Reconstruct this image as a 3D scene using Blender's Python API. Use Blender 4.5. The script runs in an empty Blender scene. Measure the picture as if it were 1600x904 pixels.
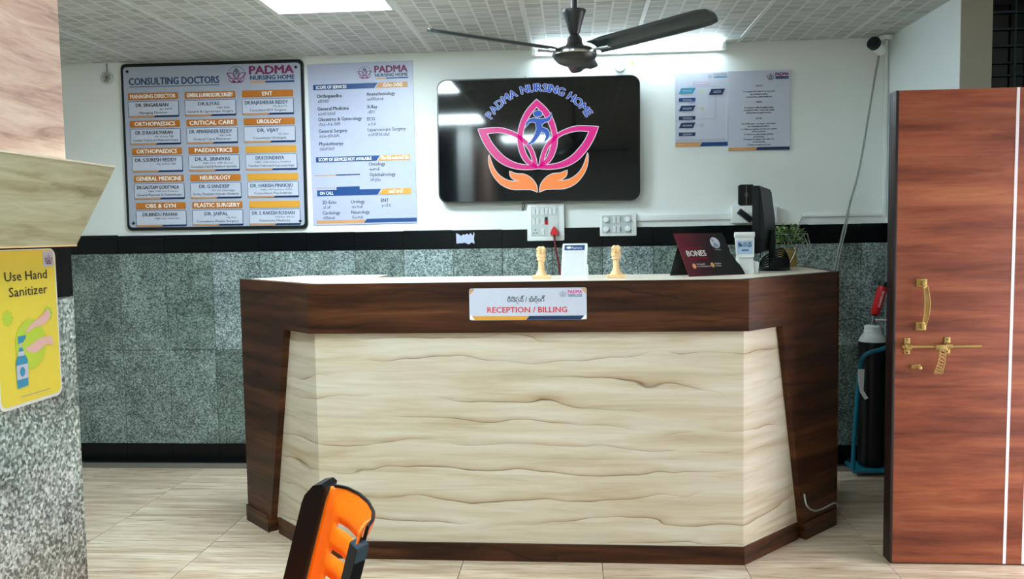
import bpy, bmesh, math, random
from mathutils import Vector, Matrix
random.seed(7)
SC = bpy.context.scene
COL = SC.collection

# ------------------------------------------------------------------ camera
cam_d = bpy.data.cameras.new('camera')
cam_d.sensor_width = 36.0
cam_d.lens = 1302.5 / 1600 * 36
cam_d.clip_start = 0.05
cam = bpy.data.objects.new('camera', cam_d)
COL.objects.link(cam)
_p, _y, _r = 0.06826207, -0.07508617, -0.01628499      # pitch down, yaw, roll (rad)
cp, sp, cy, sy, cr, sr = math.cos(_p), math.sin(_p), math.cos(_y), math.sin(_y), math.cos(_r), math.sin(_r)
Mc = (Matrix(((cr, -sr, 0), (sr, cr, 0), (0, 0, 1))) @ Matrix(((1, 0, 0), (0, cp, -sp), (0, sp, cp)))
      @ Matrix(((cy, 0, -sy), (0, 1, 0), (sy, 0, cy))) @ Matrix(((1, 0, 0), (0, 0, -1), (0, 1, 0))))
rot = Matrix((Mc[0], -Vector(Mc[1]), -Vector(Mc[2]))).transposed()
cam.matrix_world = Matrix.Translation((0, 0, 1.42)) @ rot.to_4x4()
SC.camera = cam

# ------------------------------------------------------------------ world, daylight, exposure
SC.view_settings.view_transform = 'Standard'
SC.view_settings.look = 'None'
SC.view_settings.gamma = 1.0
SC.view_settings.use_curve_mapping = False
SC.view_settings.exposure = 1.0
SC.cycles.diffuse_bounces = 8
PANEL_W, TUBE_W, SKY_W, DAY_W = 33.0, 27.0, 1.0, 26.0
w = bpy.data.worlds.new('sky')
SC.world = w
w.use_nodes = True
w.node_tree.nodes['Background'].inputs[0].default_value = (0.78, 0.88, 1.0, 1)
w.node_tree.nodes['Background'].inputs[1].default_value = SKY_W
ld = bpy.data.lights.new('doorway_daylight', 'AREA')
ld.shape = 'RECTANGLE'
ld.size, ld.size_y = 1.2, 1.3
ld.energy = DAY_W
ld.color = (0.97, 0.95, 1.0)
lo = bpy.data.objects.new('doorway_daylight', ld)
COL.objects.link(lo)
lo.location = (3.0, 2.98, 0.8)
lo.rotation_euler = (math.radians(90), 0, math.radians(90))     # shines towards -X through the doorway

# ------------------------------------------------------------------ materials
def lin(h):
    h = h.lstrip('#')
    v = [int(h[i:i + 2], 16) / 255 for i in (0, 2, 4)]
    return tuple((c / 12.92 if c <= 0.04045 else ((c + 0.055) / 1.055) ** 2.4) for c in v) + (1.0,)

class NT:
    def __init__(s, name):
        s.m = bpy.data.materials.new(name)
        s.m.use_nodes = True
        s.t = s.m.node_tree
        s.b = s.t.nodes['Principled BSDF']
    def n(s, typ, ins=None, out=0, **kw):
        nd = s.t.nodes.new('ShaderNode' + typ)
        for k, v in kw.items():
            setattr(nd, k, v)
        for k, v in (ins or {}).items():
            s.put(nd.inputs[k], v)
        return nd.outputs[out]
    def put(s, sock, v):
        if isinstance(v, bpy.types.NodeSocket):
            s.t.links.new(v, sock)
        else:
            sock.default_value = v
    def math(s, op, a, b=0.0, c=0.0):
        return s.n('Math', {0: a, 1: b, 2: c}, operation=op)
    def pos(s, scale=(1, 1, 1), obj=False, off=None):
        if obj:
            p = s.n('TexCoord', out=3)
        else:
            p = s.n('NewGeometry', out=0)
        if off is not None:
            p = s.n('VectorMath', {0: p, 1: off}, operation='ADD')
        return s.n('VectorMath', {0: p, 1: scale}, operation='MULTIPLY')
    def noise(s, vec, scale=5.0, detail=3.0, rough=0.5, dist=0.0):
        return s.n('TexNoise', {'Vector': vec, 'Scale': scale, 'Detail': detail, 'Roughness': rough, 'Distortion': dist})
    def ramp(s, fac, stops):
        r = s.t.nodes.new('ShaderNodeValToRGB')
        e = r.color_ramp.elements
        while len(e) < len(stops):
            e.new(0.5)
        for i, (p, c) in enumerate(stops):
            e[i].position = p
            e[i].color = c if len(c) == 4 else tuple(c) + (1,)
        s.t.links.new(fac, r.inputs[0])
        return r.outputs[0]
    def mix(s, f, a, b, mode='MIX'):
        nd = s.t.nodes.new('ShaderNodeMix')
        nd.data_type = 'RGBA'
        nd.blend_type = mode
        s.put(nd.inputs[0], f); s.put(nd.inputs[6], a); s.put(nd.inputs[7], b)
        return nd.outputs[2]
    def end(s, color=None, rough=0.5, metal=0.0, bump=None, bs=0.2, bd=0.002, spec=0.5, **kw):
        if color is not None:
            s.put(s.b.inputs['Base Color'], color)
        s.put(s.b.inputs['Roughness'], rough)
        s.put(s.b.inputs['Metallic'], metal)
        s.put(s.b.inputs['Specular IOR Level'], spec)
        for k, v in kw.items():
            s.put(s.b.inputs[k.replace('_', ' ')], v)
        if bump is not None:
            nb = s.t.nodes.new('ShaderNodeBump')
            nb.inputs['Strength'].default_value = bs
            nb.inputs['Distance'].default_value = bd
            s.t.links.new(bump, nb.inputs['Height'])
            s.t.links.new(nb.outputs[0], s.b.inputs['Normal'])
        return s.m

def plain(name, col, rough=0.5, metal=0.0, spec=0.5, var=0.04, vs=30.0):
    t = NT(name)
    c = lin(col)
    n = t.noise(t.pos(obj=True), vs, 2)
    a = tuple(x * (1 - var) for x in c[:3]) + (1,)
    b = tuple(min(1, x * (1 + var)) for x in c[:3]) + (1,)
    return t.end(t.mix(n, a, b), rough, metal, spec=spec)

def emit(name, col, strength, base='#101010'):
    t = NT(name)
    t.end(lin(base), 0.3)
    t.b.inputs['Emission Color'].default_value = lin(col)
    t.b.inputs['Emission Strength'].default_value = strength
    return t.m

def m_paint(name, col, blotch=0.06):
    t = NT(name)
    p = t.pos()
    n = t.noise(p, 1.6, 4, 0.6)
    c = lin(col)
    d = tuple(x * (1 - blotch * 2) for x in c[:3]) + (1,)
    return t.end(t.mix(n, d, c), 0.55, bump=t.noise(p, 160, 2), bs=0.08)

def m_granite(name='grey_granite', gain=1.0, fine=1.0):
    t = NT(name)
    p = t.pos()
    v = t.n('TexVoronoi', {'Vector': p, 'Scale': 150.0 * fine}, out=1, feature='F1')
    sep = t.n('SeparateColor', {0: v}, out=0)
    n1 = t.noise(p, 95 * fine, 4, 0.65)
    n2 = t.noise(p, 6, 5, 0.65, 0.6)
    n3 = t.noise(t.pos((1, 1, 2.5)), 2.2, 4, 0.6, 1.0)
    f = t.math('ADD', t.math('MULTIPLY', sep, 0.45), t.math('MULTIPLY', n1, 0.75))
    f = t.math('ADD', f, t.math('MULTIPLY', t.math('SUBTRACT', n2, 0.5), 0.55))
    col = t.ramp(f, [(0.22, lin('#20272a')), (0.48, lin('#5b6665')), (0.68, lin('#8d9997')), (0.95, lin('#c4cecb'))])
    stain = t.ramp(n3, [(0.6, (1, 1, 1)), (0.74, (0.42, 0.44, 0.46))])
    col = t.mix(0.75, col, stain, 'MULTIPLY')
    rnd = t.n('ObjectInfo', out=5)
    tint = t.ramp(rnd, [(0, (0.60, 0.68, 0.61)), (0.5, (0.88, 0.94, 0.90)), (1, (1.08, 1.13, 1.17))])
    col = t.mix(1.0, col, tint, 'MULTIPLY')
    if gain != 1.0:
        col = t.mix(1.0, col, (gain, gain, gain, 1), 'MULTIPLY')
    return t.end(col, 0.32, bump=n1, bs=0.05, spec=0.5)

def m_black_granite():
    t = NT('black_granite')
    n = t.noise(t.pos(), 220, 2)
    n2 = t.noise(t.pos(), 8, 4)
    c = t.ramp(n, [(0.45, lin('#030507')), (0.75, lin('#0b1013'))])
    c = t.mix(0.5, c, t.ramp(n2, [(0.5, (0.9, 0.9, 0.9)), (0.8, (1.9, 1.9, 2.0))]), 'MULTIPLY')
    return t.end(c, 0.25, spec=0.25)

def m_ceiling():
    t = NT('embossed_ceiling_tile')
    p = t.pos()
    sx = t.n('SeparateXYZ', {0: p}, out=0)
    s2 = t.t.nodes.new('ShaderNodeSeparateXYZ')
    t.t.links.new(p, s2.inputs[0])
    vec = t.n('CombineXYZ', {0: t.math('ADD', s2.outputs[1], 10.0), 1: t.math('ADD', s2.outputs[0], 10.0), 2: 0.0})
    br = t.t.nodes.new('ShaderNodeTexBrick')
    br.offset = 0.5
    t.t.links.new(vec, br.inputs['Vector'])
    br.inputs['Scale'].default_value = 1.0
    br.inputs['Brick Width'].default_value = 0.085
    br.inputs['Row Height'].default_value = 0.0857
    br.inputs['Mortar Size'].default_value = 0.008
    br.inputs['Mortar Smooth'].default_value = 0.55
    br.inputs['Bias'].default_value = 0.0
    br.inputs['Color1'].default_value = lin('#a6a9a5')
    br.inputs['Color2'].default_value = lin('#c0c3bf')
    br.inputs['Mortar'].default_value = lin('#d2d5d1')
    n = t.noise(p, 3.0, 3)
    c = t.mix(0.35, br.outputs[0], t.ramp(n, [(0.3, (0.75, 0.75, 0.73)), (0.7, (1, 1, 1))]), 'MULTIPLY')
    return t.end(c, 0.6, bump=br.outputs[1], bs=0.4, bd=0.002)

def m_floor():
    t = NT('travertine_floor_tile')
    rnd = t.n('ObjectInfo', out=5)
    off = t.n('CombineXYZ', {0: t.math('MULTIPLY', rnd, 31.0), 1: t.math('MULTIPLY', rnd, 17.0), 2: 0.0})
    p = t.pos((0.9, 9, 1), off=off)
    n = t.noise(p, 2.4, 6, 0.62, 0.6)
    n2 = t.noise(t.pos((1.6, 40, 1), off=off), 3.0, 4, 0.6, 0.3)
    c = t.ramp(n, [(0.3, lin('#b79f87')), (0.46, lin('#d2bea7')), (0.6, lin('#e4d6c2')), (0.75, lin('#efe6d8'))])
    c = t.mix(0.55, c, t.ramp(n2, [(0.32, lin('#a08a74')), (0.6, lin('#f2ece4'))]), 'MULTIPLY')
    tint = t.ramp(rnd, [(0, (0.93, 0.92, 0.9)), (1, (1.06, 1.05, 1.04))])
    c = t.mix(1.0, c, tint, 'MULTIPLY')
    return t.end(c, t.math('ADD', t.math('MULTIPLY', n2, 0.2), 0.2), spec=0.4)

def m_spalted(name, cols, lines, freq, amp, line_w, seed, warp=(0.75, 0.75, 2.2), rough=0.38, lmix=0.85, spec=0.45):
    """horizontal laminate grain with thin wavering dark veins"""
    t = NT(name)
    o = (seed, seed * 0.7, seed * 1.3)
    n = t.noise(t.pos((0.8, 0.8, 11), off=o), 1.6, 6, 0.6, 0.5)
    fine = t.noise(t.pos((2, 2, 60), off=o), 3.0, 4, 0.6, 0.2)
    base = t.ramp(n, cols)
    base = t.mix(0.35, base, t.ramp(fine, [(0.3, (0.82, 0.8, 0.76)), (0.7, (1, 1, 1))]), 'MULTIPLY')
    z = t.n('SeparateXYZ', {0: t.pos()}, out=2)
    w1 = t.noise(t.pos(warp, off=o), 1.7, 3, 0.55, 0.4)
    w2 = t.noise(t.pos((2.2, 2.2, 3), off=o), 2.0, 1, 0.5)
    wv = t.math('ADD', t.math('MULTIPLY', w1, amp), t.math('MULTIPLY', w2, amp * 0.22))
    s = t.math('FRACT', t.math('ADD', t.math('MULTIPLY', z, freq), wv))
    d = t.math('ABSOLUTE', t.math('SUBTRACT', s, 0.5))
    core = t.n('MapRange', {0: d, 1: 0.0, 2: line_w, 3: 1.0, 4: 0.0}, clamp=True)
    # soft stain on one side of each vein
    halo = t.n('MapRange', {0: t.math('SUBTRACT', s, 0.5), 1: 0.0, 2: 0.33, 3: 1.0, 4: 0.0}, clamp=True)
    halo = t.math('MULTIPLY', halo, t.math('GREATER_THAN', s, 0.5))
    mk = t.noise(t.pos((0.8, 0.8, 4), off=(seed + 5, 0, 3)), 1.5, 3, 0.6)
    mk = t.n('MapRange', {0: mk, 1: 0.40, 2: 0.56, 3: 0.0, 4: 1.0}, clamp=True)
    base = t.mix(t.math('MULTIPLY', t.math('MULTIPLY', halo, halo), t.math('MULTIPLY', mk, 0.75)), base, lines[1])
    base = t.mix(t.math('MULTIPLY', core, t.math('MULTIPLY', mk, lmix)), base, lines[0])
    return t.end(base, rough, spec=spec)

def m_door():
    t = NT('red_brown_door_laminate')
    n = t.noise(t.pos((0.9, 0.9, 9), off=(3, 1, 0)), 1.8, 5, 0.6, 0.4)
    n2 = t.noise(t.pos((5, 5, 90)), 2.4, 4, 0.6)
    z = t.n('SeparateXYZ', {0: t.pos()}, out=2)
    cell = t.n('TexWhiteNoise', {'W': t.math('FLOOR', t.math('MULTIPLY', z, 10.0))}, noise_dimensions='1D')
    c = t.ramp(n, [(0.28, lin('#5f2b1c')), (0.45, lin('#84422a')), (0.6, lin('#9a5538')), (0.78, lin('#ab6845'))])
    c = t.mix(0.45, c, t.ramp(n2, [(0.3, (0.62, 0.55, 0.55)), (0.65, (1, 1, 1))]), 'MULTIPLY')
    c = t.mix(0.5, c, t.ramp(cell, [(0, (0.72, 0.68, 0.68)), (1, (1.08, 1.08, 1.05))]), 'MULTIPLY')
    return t.end(c, 0.4, spec=0.4)

def m_pinkwood():
    t = NT('pinkish_wood_laminate')
    n = t.noise(t.pos((2.0, 2.0, 14), off=(2, 4, 1)), 2.2, 5, 0.62, 0.5)
    n2 = t.noise(t.pos((3, 3, 80)), 3, 3, 0.6)
    c = t.ramp(n, [(0.3, lin('#8d6d62')), (0.46, lin('#c7a493')), (0.62, lin('#dcc0ae')), (0.8, lin('#e2cabb'))])
    c = t.mix(0.35, c, t.ramp(n2, [(0.3, (0.7, 0.66, 0.64)), (0.6, (1, 1, 1))]), 'MULTIPLY')
    return t.end(c, 0.42)

def m_card():
    t = NT('maroon_to_black_card')
    x = t.n('SeparateXYZ', {0: t.pos(obj=True)}, out=0)
    f = t.math('ADD', t.math('MULTIPLY', x, 4.6), t.math('MULTIPLY', t.noise(t.pos(obj=True), 9, 3), 0.35))
    return t.end(t.ramp(f, [(0.05, lin('#5a1524')), (0.5, lin('#371320')), (0.8, lin('#17161a'))]), 0.3)

def m_ash():
    t = NT('pale_ash_laminate')
    n = t.noise(t.pos((1.5, 1.5, 15), off=(7, 2, 5)), 2.4, 5, 0.6, 0.6)
    n2 = t.noise(t.pos((3, 3, 90)), 3, 3, 0.6)
    c = t.ramp(n, [(0.28, lin('#7a6f4f')), (0.44, lin('#a39a78')), (0.6, lin('#b5b294')), (0.8, lin('#bdbfaa'))])
    c = t.mix(0.3, c, t.ramp(n2, [(0.3, (0.8, 0.78, 0.72)), (0.6, (1, 1, 1))]), 'MULTIPLY')
    return t.end(c, 0.42)

M = dict(
    paint=m_paint('white_wall_paint', '#ecf1ef'),
    paint_right=m_paint('pale_blue_wall_paint', '#eaf4f7', 0.02),
    jamb=m_paint('beige_plaster', '#a9a699'),
    granite=m_granite(), granite_lit=m_granite('lit_grey_granite', 1.55, 1.25), black=m_black_granite(), ceil=m_ceiling(), floor=m_floor(),  # second granite: same stone, finer grain, stronger light painted into its colour
    grout=plain('grey_grout', '#6f675d', 0.9),
    gap=plain('dark_joint', '#2c3030', 0.9),
    bar=plain('white_ceiling_bar', '#ced2cf', 0.4),
    cream=m_spalted('cream_spalted_laminate',
                    [(0.3, lin('#b5a386')), (0.47, lin('#c8bba4')), (0.62, lin('#d2c9b8')), (0.8, lin('#dad4c8'))],
                    (lin('#46301a'), lin('#a07d52')), 10.0, 2.7, 0.022, 4.0, warp=(0.45, 0.45, 1.3), lmix=0.95),
    walnut=m_spalted('dark_walnut_laminate',
                     [(0.28, lin('#1a0c06')), (0.45, lin('#3a1f10')), (0.62, lin('#55311b')), (0.8, lin('#744829'))],
                     (lin('#1a0c06'), lin('#2a160c')), 9.0, 2.0, 0.05, 11.0, lmix=0.7, spec=0.22),
    top=plain('pale_worktop_laminate', '#ded3c2', 0.35),
    door=m_door(), pink=m_pinkwood(), ash=m_ash(),
    dooredge=plain('dark_door_edge', '#1c0a07', 0.5),
    strip=plain('white_inlay', '#e4dade', 0.4),
    brass=plain('brass', '#c0a064', 0.32, 0.85),
    steel=plain('chrome', '#c9ced0', 0.18, 1.0),
    blackpl=plain('black_plastic', '#0d1012', 0.35),
    blackgl=plain('gloss_black_screen', '#05080b', 0.06, spec=0.6),
    fan=plain('dark_fan_paint', '#101416', 0.42, spec=0.6),
    fanblade=plain('dark_fan_blade', '#1b272b', 0.38, spec=0.6),
    white=plain('white_plastic', '#e3e7e6', 0.35),
    whiteshade=plain('grey_white_plastic', '#c3c9c8', 0.45),
    board=plain('blue_white_board', '#aab1c4', 0.3),
    poster=plain('pale_lavender_poster', '#b3b8d2', 0.35),
    plate=plain('white_name_plate', '#c2c7d8', 0.35),
    orange_s=plain('orange_print', '#bd7023', 0.4),
    amber=plain('amber_print', '#d89a34', 0.4),
    navy=plain('navy_print', '#0b2a55', 0.4),
    blue=plain('blue_print', '#08417f', 0.4),
    ink=plain('dark_ink', '#11131d', 0.5),
    bink=plain('blue_ink', '#123f66', 0.5),
    purple=plain('purple_print', '#7a2058', 0.45),
    redp=plain('red_print', '#d62a33', 0.45),
    pinkp=plain('pink_print', '#d43f93', 0.45),
    whitep=plain('white_print', '#f1efea', 0.45),
    peach=plain('peach_print', '#cf9560', 0.45),
    greyp=plain('grey_print', '#8e93a0', 0.5),
    wood=plain('pale_turned_wood', '#e6c08d', 0.5, var=0.12),
    maroon=m_card(),
    red=plain('red_plastic', '#c8141c', 0.35),
    redcord=plain('dark_red_cord', '#6e1820', 0.5),
    yellow=plain('yellow_sign', '#e9d645', 0.4),
    lime=plain('lime_print', '#bcd53c', 0.45),
    teal=plain('teal_print', '#2f8fb5', 0.45),
    skin=plain('pink_skin_print', '#e2b7ac', 0.5),
    tealpipe=plain('teal_painted_pipe', '#176a80', 0.3),
    cyl=plain('black_cylinder_paint', '#070a0b', 0.4),
    gold=plain('gold_pot', '#b59a55', 0.35, 0.5),
    leaf=plain('green_leaf', '#4f7a38', 0.5, var=0.35, vs=60),
    leafl=plain('pale_green_leaf', '#a8c27c', 0.5, var=0.25, vs=60),
    soil=plain('dark_soil', '#191410', 0.9),
    orange=plain('orange_plastic', '#f96f08', 0.38),
    cushion=plain('black_chair_plastic', '#040507', 0.45, spec=0.2),
    armcap=plain('slate_arm_cap', '#1f3644', 0.2),
    cable=plain('grey_cable', '#8b9088', 0.5),
    light=emit('panel_light', '#e2f8ff', PANEL_W),
    tube=emit('tube_light', '#e0f6ff', TUBE_W),
    s_blue=emit('screen_blue', '#1450b8', 0.5), s_pink=emit('screen_pink', '#e60f92', 0.42),
    s_orange=emit('screen_orange', '#ff9040', 0.46), s_white=emit('screen_white', '#e6ecf5', 0.42),
    s_lcd=plain('pale_blue_page', '#a9c2dc', 0.4),
    dglass=plain('dark_window_glass', '#06090a', 0.08),
    dframe=plain('black_window_frame', '#08090a', 0.45),
    cardwhite=plain('white_card', '#d5d9de', 0.4),
    modgrey=plain('module_grey', '#b9c1c1', 0.5),
    monitor=plain('matt_black_monitor', '#06090b', 0.5, spec=0.2),
    bgrille=plain('blue_grey_grille', '#123036', 0.4),
    ground=plain('outdoor_paving', '#9a948a', 0.9),
)

# ------------------------------------------------------------------ mesh builder
class MB:
    """collects vertices and faces (each face with a material) and links them as one mesh object"""
    def __init__(s, mat=None):
        s.v, s.f, s.fm, s.mats = [], [], [], []
        s.cur = mat
    def mi(s, mat):
        mat = mat or s.cur
        if mat not in s.mats:
            s.mats.append(mat)
        return s.mats.index(mat)
    def add(s, vs, fs, mat=None):
        o = len(s.v)
        s.v += [tuple(p) for p in vs]
        i = s.mi(mat)
        for f in fs:
            s.f.append([o + k for k in f])
            s.fm.append(i)
        return s
    def box(s, x0, x1, y0, y1, z0, z1, mat=None, c=0.0, rot=None):
        if c <= 0:
            vs = [(x, y, z) for x in (x0, x1) for y in (y0, y1) for z in (z0, z1)]
            fs = [(0, 1, 3, 2), (4, 6, 7, 5), (0, 4, 5, 1), (2, 3, 7, 6), (0, 2, 6, 4), (1, 5, 7, 3)]
        else:
            bm = bmesh.new()
            bmesh.ops.create_cube(bm, size=1)
            for q in bm.verts:
                q.co = ((x0 + x1) / 2 + q.co.x * (x1 - x0), (y0 + y1) / 2 + q.co.y * (y1 - y0), (z0 + z1) / 2 + q.co.z * (z1 - z0))
            bmesh.ops.bevel(bm, geom=bm.edges[:], offset=c, segments=2, profile=0.6, affect='EDGES')
            bm.verts.index_update()
            vs = [q.co.copy() for q in bm.verts]
            fs = [[q.index for q in f.verts] for f in bm.faces]
            bm.free()
        if rot is not None:
            vs = [rot @ Vector(p) for p in vs]
        return s.add(vs, fs, mat)
    def lathe(s, prof, c=(0, 0, 0), seg=24, mat=None, rot=None, squash=1.0):
        vs, fs = [], []
        for r, z in prof:
            for k in range(seg):
                a = 2 * math.pi * k / seg
                vs.append(Vector((r * math.cos(a), r * math.sin(a) * squash, z)))
        n = len(prof)
        for i in range(n - 1):
            for k in range(seg):
                k2 = (k + 1) % seg
                fs.append((i * seg + k, i * seg + k2, (i + 1) * seg + k2, (i + 1) * seg + k))
        if prof[0][0] > 1e-6:
            fs.append(tuple(range(seg - 1, -1, -1)))
        if prof[-1][0] > 1e-6:
            fs.append(tuple((n - 1) * seg + k for k in range(seg)))
        if rot is not None:
            vs = [rot @ p for p in vs]
        vs = [p + Vector(c) for p in vs]
        return s.add(vs, fs, mat)
    def tube(s, pts, r, seg=8, mat=None, caps=True, closed=False):
        pts = [Vector(p) for p in pts]
        n = len(pts)
        rs = r if isinstance(r, (list, tuple)) else [r] * n
        vs, fs = [], []
        up = None
        for i in range(n):
            a = pts[i - 1] if (i > 0 or closed) else pts[i]
            b = pts[(i + 1) % n] if (i < n - 1 or closed) else pts[i]
            d = (b - a).normalized()
            if up is None:
                up = d.orthogonal().normalized()
            up = (up - d * up.dot(d)).normalized()
            q = d.cross(up)
            for k in range(seg):
                t = 2 * math.pi * k / seg
                vs.append(pts[i] + (up * math.cos(t) + q * math.sin(t)) * rs[i])
        m = n if closed else n - 1
        for i in range(m):
            j = (i + 1) % n
            for k in range(seg):
                k2 = (k + 1) % seg
                fs.append((i * seg + k, i * seg + k2, j * seg + k2, j * seg + k))
        if caps and not closed:
            fs.append(tuple(range(seg - 1, -1, -1)))
            fs.append(tuple((n - 1) * seg + k for k in range(seg)))
        return s.add(vs, fs, mat)
    def prism(s, poly, fn, t0, t1, mat=None):
        """poly: 2-D outline; fn(u, v, t) -> point; extruded from t0 to t1"""
        n = len(poly)
        vs = [fn(u, v, t0) for u, v in poly] + [fn(u, v, t1) for u, v in poly]
        fs = [tuple(range(n)), tuple(range(2 * n - 1, n - 1, -1))]
        fs += [(i, n + i, n + (i + 1) % n, (i + 1) % n) for i in range(n)]
        return s.add(vs, fs, mat)
    def flat(s, poly, y, mat=None):
        """a flat print in the local XZ plane facing -Y"""
        return s.add([(u, y, v) for u, v in poly], [tuple(range(len(poly)))], mat)
    def rect(s, x0, x1, z0, z1, y, mat=None):
        return s.flat([(x0, z0), (x1, z0), (x1, z1), (x0, z1)], y, mat)
    def disc(s, x, z, rx, rz, y, mat=None, seg=20):
        return s.flat([(x + rx * math.cos(2 * math.pi * k / seg), z + rz * math.sin(2 * math.pi * k / seg)) for k in range(seg)], y, mat)
    def ring(s, outer, inner, y, mat=None):
        n = len(outer)
        vs = [(u, y, v) for u, v in outer] + [(u, y, v) for u, v in inner]
        return s.add(vs, [(i, (i + 1) % n, n + (i + 1) % n, n + i) for i in range(n)], mat)
    def text(s, body, x, z, h, y, mat=None, w=None, al='l', off=0.0, rot=0.0, shear=0.0):
        """h = capital height; w = width to fit"""
        bold = max(0.0, off)
        vs, fs, x0, x1 = glyphs(body, 0.0)
        if not vs:
            return s
        sc = h / 0.69
        sx = sc if w is None else w / (x1 - x0)
        wd = (x1 - x0) * sx
        ox = {'l': 0, 'c': -wd / 2, 'r': -wd}[al]
        cr_, sr_ = math.cos(rot), math.sin(rot)
        out = []
        for p in vs:
            u, v = (p[0] - x0) * sx + ox + shear * p[1] * sc, p[1] * sc
            out.append((x + u * cr_ - v * sr_, y, z + u * sr_ + v * cr_))
        s.add(out, fs, mat)
        if bold > 0:                       # bolder print: the same letters again, shifted by a hair
            for k, (dx, dz) in enumerate(((bold, 0), (-bold, 0), (0, bold * 0.6), (0, -bold * 0.6))):
                s.add([(p[0] + dx * sc, p[1] - 0.00006 * (k + 1), p[2] + dz * sc) for p in out], fs, mat)
        return s
    def build(s, name, parent=None, mat=None, smooth=True, loc=None, rot=None, sharp=0.6):
        me = bpy.data.meshes.new(name)
        me.from_pydata(s.v, [], s.f)
        if not s.mats:
            s.mats = [mat or s.cur]
        for m in s.mats:
            me.materials.append(M[m] if isinstance(m, str) else m)
        me.polygons.foreach_set('material_index', s.fm)
        bm = bmesh.new()
        bm.from_mesh(me)
        if any(len(f.verts) > 4 for f in bm.faces):
            bmesh.ops.triangulate(bm, faces=[f for f in bm.faces if len(f.verts) > 4])
        if smooth:
            for f in bm.faces:
                f.smooth = True
            for e in bm.edges:
                if len(e.link_faces) == 2:
                    e.smooth = e.calc_face_angle(0) < sharp
        bm.to_mesh(me)
        bm.free()
        o = bpy.data.objects.new(name, me)
        COL.objects.link(o)
        if parent is not None:
            o.parent = parent
        if loc is not None:
            o.location = loc
        if rot is not None:
            o.rotation_euler = rot
        return o

_gc = {}
def glyphs(body, off=0.0):
    k = (body, off)
    if k not in _gc:
        c = bpy.data.curves.new('lettering_source', 'FONT')
        c.body = body
        c.resolution_u = 2
        c.offset = off
        ob = bpy.data.objects.new('lettering_source', c)
        me = bpy.data.meshes.new_from_object(ob)
        vs = [tuple(q.co) for q in me.vertices]
        fs = [tuple(p.vertices) for p in me.polygons]
        xs = [q[0] for q in vs] or [0]
        _gc[k] = (vs, fs, min(xs), max(xs))
        bpy.data.objects.remove(ob)
        bpy.data.curves.remove(c)
        bpy.data.meshes.remove(me)
    return _gc[k]

def thing(name, label, cat, loc=(0, 0, 0), rot=(0, 0, 0), group=None):
    o = bpy.data.objects.new(name, None)
    o.empty_display_size = 0.05
    COL.objects.link(o)
    o.location = loc
    o.rotation_euler = rot
    return tag(o, label, cat, group)

def tag(o, label, cat, group=None):
    o['label'] = label
    o['category'] = cat
    if group:
        o['group'] = group
    return o

def struct(o):
    o['kind'] = 'structure'
    return o

def copy_tree(o, parent=None):
    c = o.copy()
    COL.objects.link(c)
    if parent is not None:
        c.parent = parent
    for ch in list(o.children):
        copy_tree(ch, c)
    return c

def piece(mesh_obj, loc, parent):
    c = mesh_obj.copy()
    COL.objects.link(c)
    c.parent = parent
    c.location = loc
    return c

def spline(pts, per=8, closed=False):
    """Catmull-Rom through 2-D or 3-D points"""
    P = [Vector(p) for p in pts]
    n = len(P)
    out = []
    m = n if closed else n - 1
    for i in range(m):
        p0 = P[i - 1] if (i > 0 or closed) else P[0]
        p1, p2 = P[i], P[(i + 1) % n]
        p3 = P[(i + 2) % n] if (i + 2 < n or closed) else P[-1]
        for k in range(per):
            t = k / per
            out.append(0.5 * ((2 * p1) + (p2 - p0) * t + (2 * p0 - 5 * p1 + 4 * p2 - p3) * t * t + (3 * p1 - p0 - 3 * p2 + p3) * t ** 3))
    if not closed:
        out.append(P[-1])
    return out

def rrect(x0, x1, z0, z1, r, seg=5):
    out = []
    for cx_, cz_, a0 in ((x1 - r, z1 - r, 0), (x0 + r, z1 - r, 90), (x0 + r, z0 + r, 180), (x1 - r, z0 + r, 270)):
        for k in range(seg + 1):
            a = math.radians(a0 + 90 * k / seg)
            out.append((cx_ + r * math.cos(a), cz_ + r * math.sin(a)))
    return out

XZ = lambda u, v, t: (u, t, v)          # board frame: x right, z up, -y towards the viewer
XY = lambda u, v, t: (u, v, t)
YZ = lambda u, v, t: (t, u, v)

# ================================================================== SETTING
YW = 5.07            # painted face of the back wall
CZ = 2.51            # ceiling height

# ---- floor
fl = struct(MB('grout').box(-4.7, 2.35, -2.7, 5.2, -0.12, -0.012).build('floor', smooth=False))
ft = MB('floor').box(-0.2985, 0.2985, -0.2985, 0.2985, -0.012, 0.0).build('floor_tile', fl, smooth=False)
first = True
for ix in range(-7, 4):
    for iy in range(-4, 9):
        x, y = 0.105 + 0.6 * ix + 0.3, 0.1 + 0.6 * iy - 0.3
        if x > 2.0:
            continue
        if first:
            ft.location = (x, y, 0); first = False
        else:
            piece(ft, (x, y, 0), fl)
struct(MB('ground').box(2.35, 9, -4, 9, -0.16, -0.05).build('ground', smooth=False))

# ---- ceiling
ce = struct(MB('gap').box(-4.7, 2.35, -2.7, 5.2, CZ + 0.022, CZ + 0.1).build('ceiling', smooth=False))
ct = None
gx = [-0.24 + 0.6043 * k for k in range(-7, 4)]
gy = [4.087 - 0.602 * k for k in range(-2, 11)]
PANELS = [(-1.146, 4.087), (-1.146, 2.281), (-0.542, 0.475)]      # centre x and back edge y of the grid cells that hold a light panel
cells = []
for i in range(len(gx)):
    for j in range(len(gy)):
        x0, x1 = gx[i], gx[i] + 0.6043
        y1, y0 = gy[j], gy[j] - 0.602
        y1 = min(y1, YW - 0.008); x1 = min(x1, 2.3)
        if y1 - y0 < 0.05 or x1 - x0 < 0.05:
            continue
        cells.append((i, j, x0, x1, y0, y1))
def is_light(x0, y1):
    return any(abs(x0 + 0.302 - px_) < 0.05 and abs(y1 - py_) < 0.05 for px_, py_ in PANELS)
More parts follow.
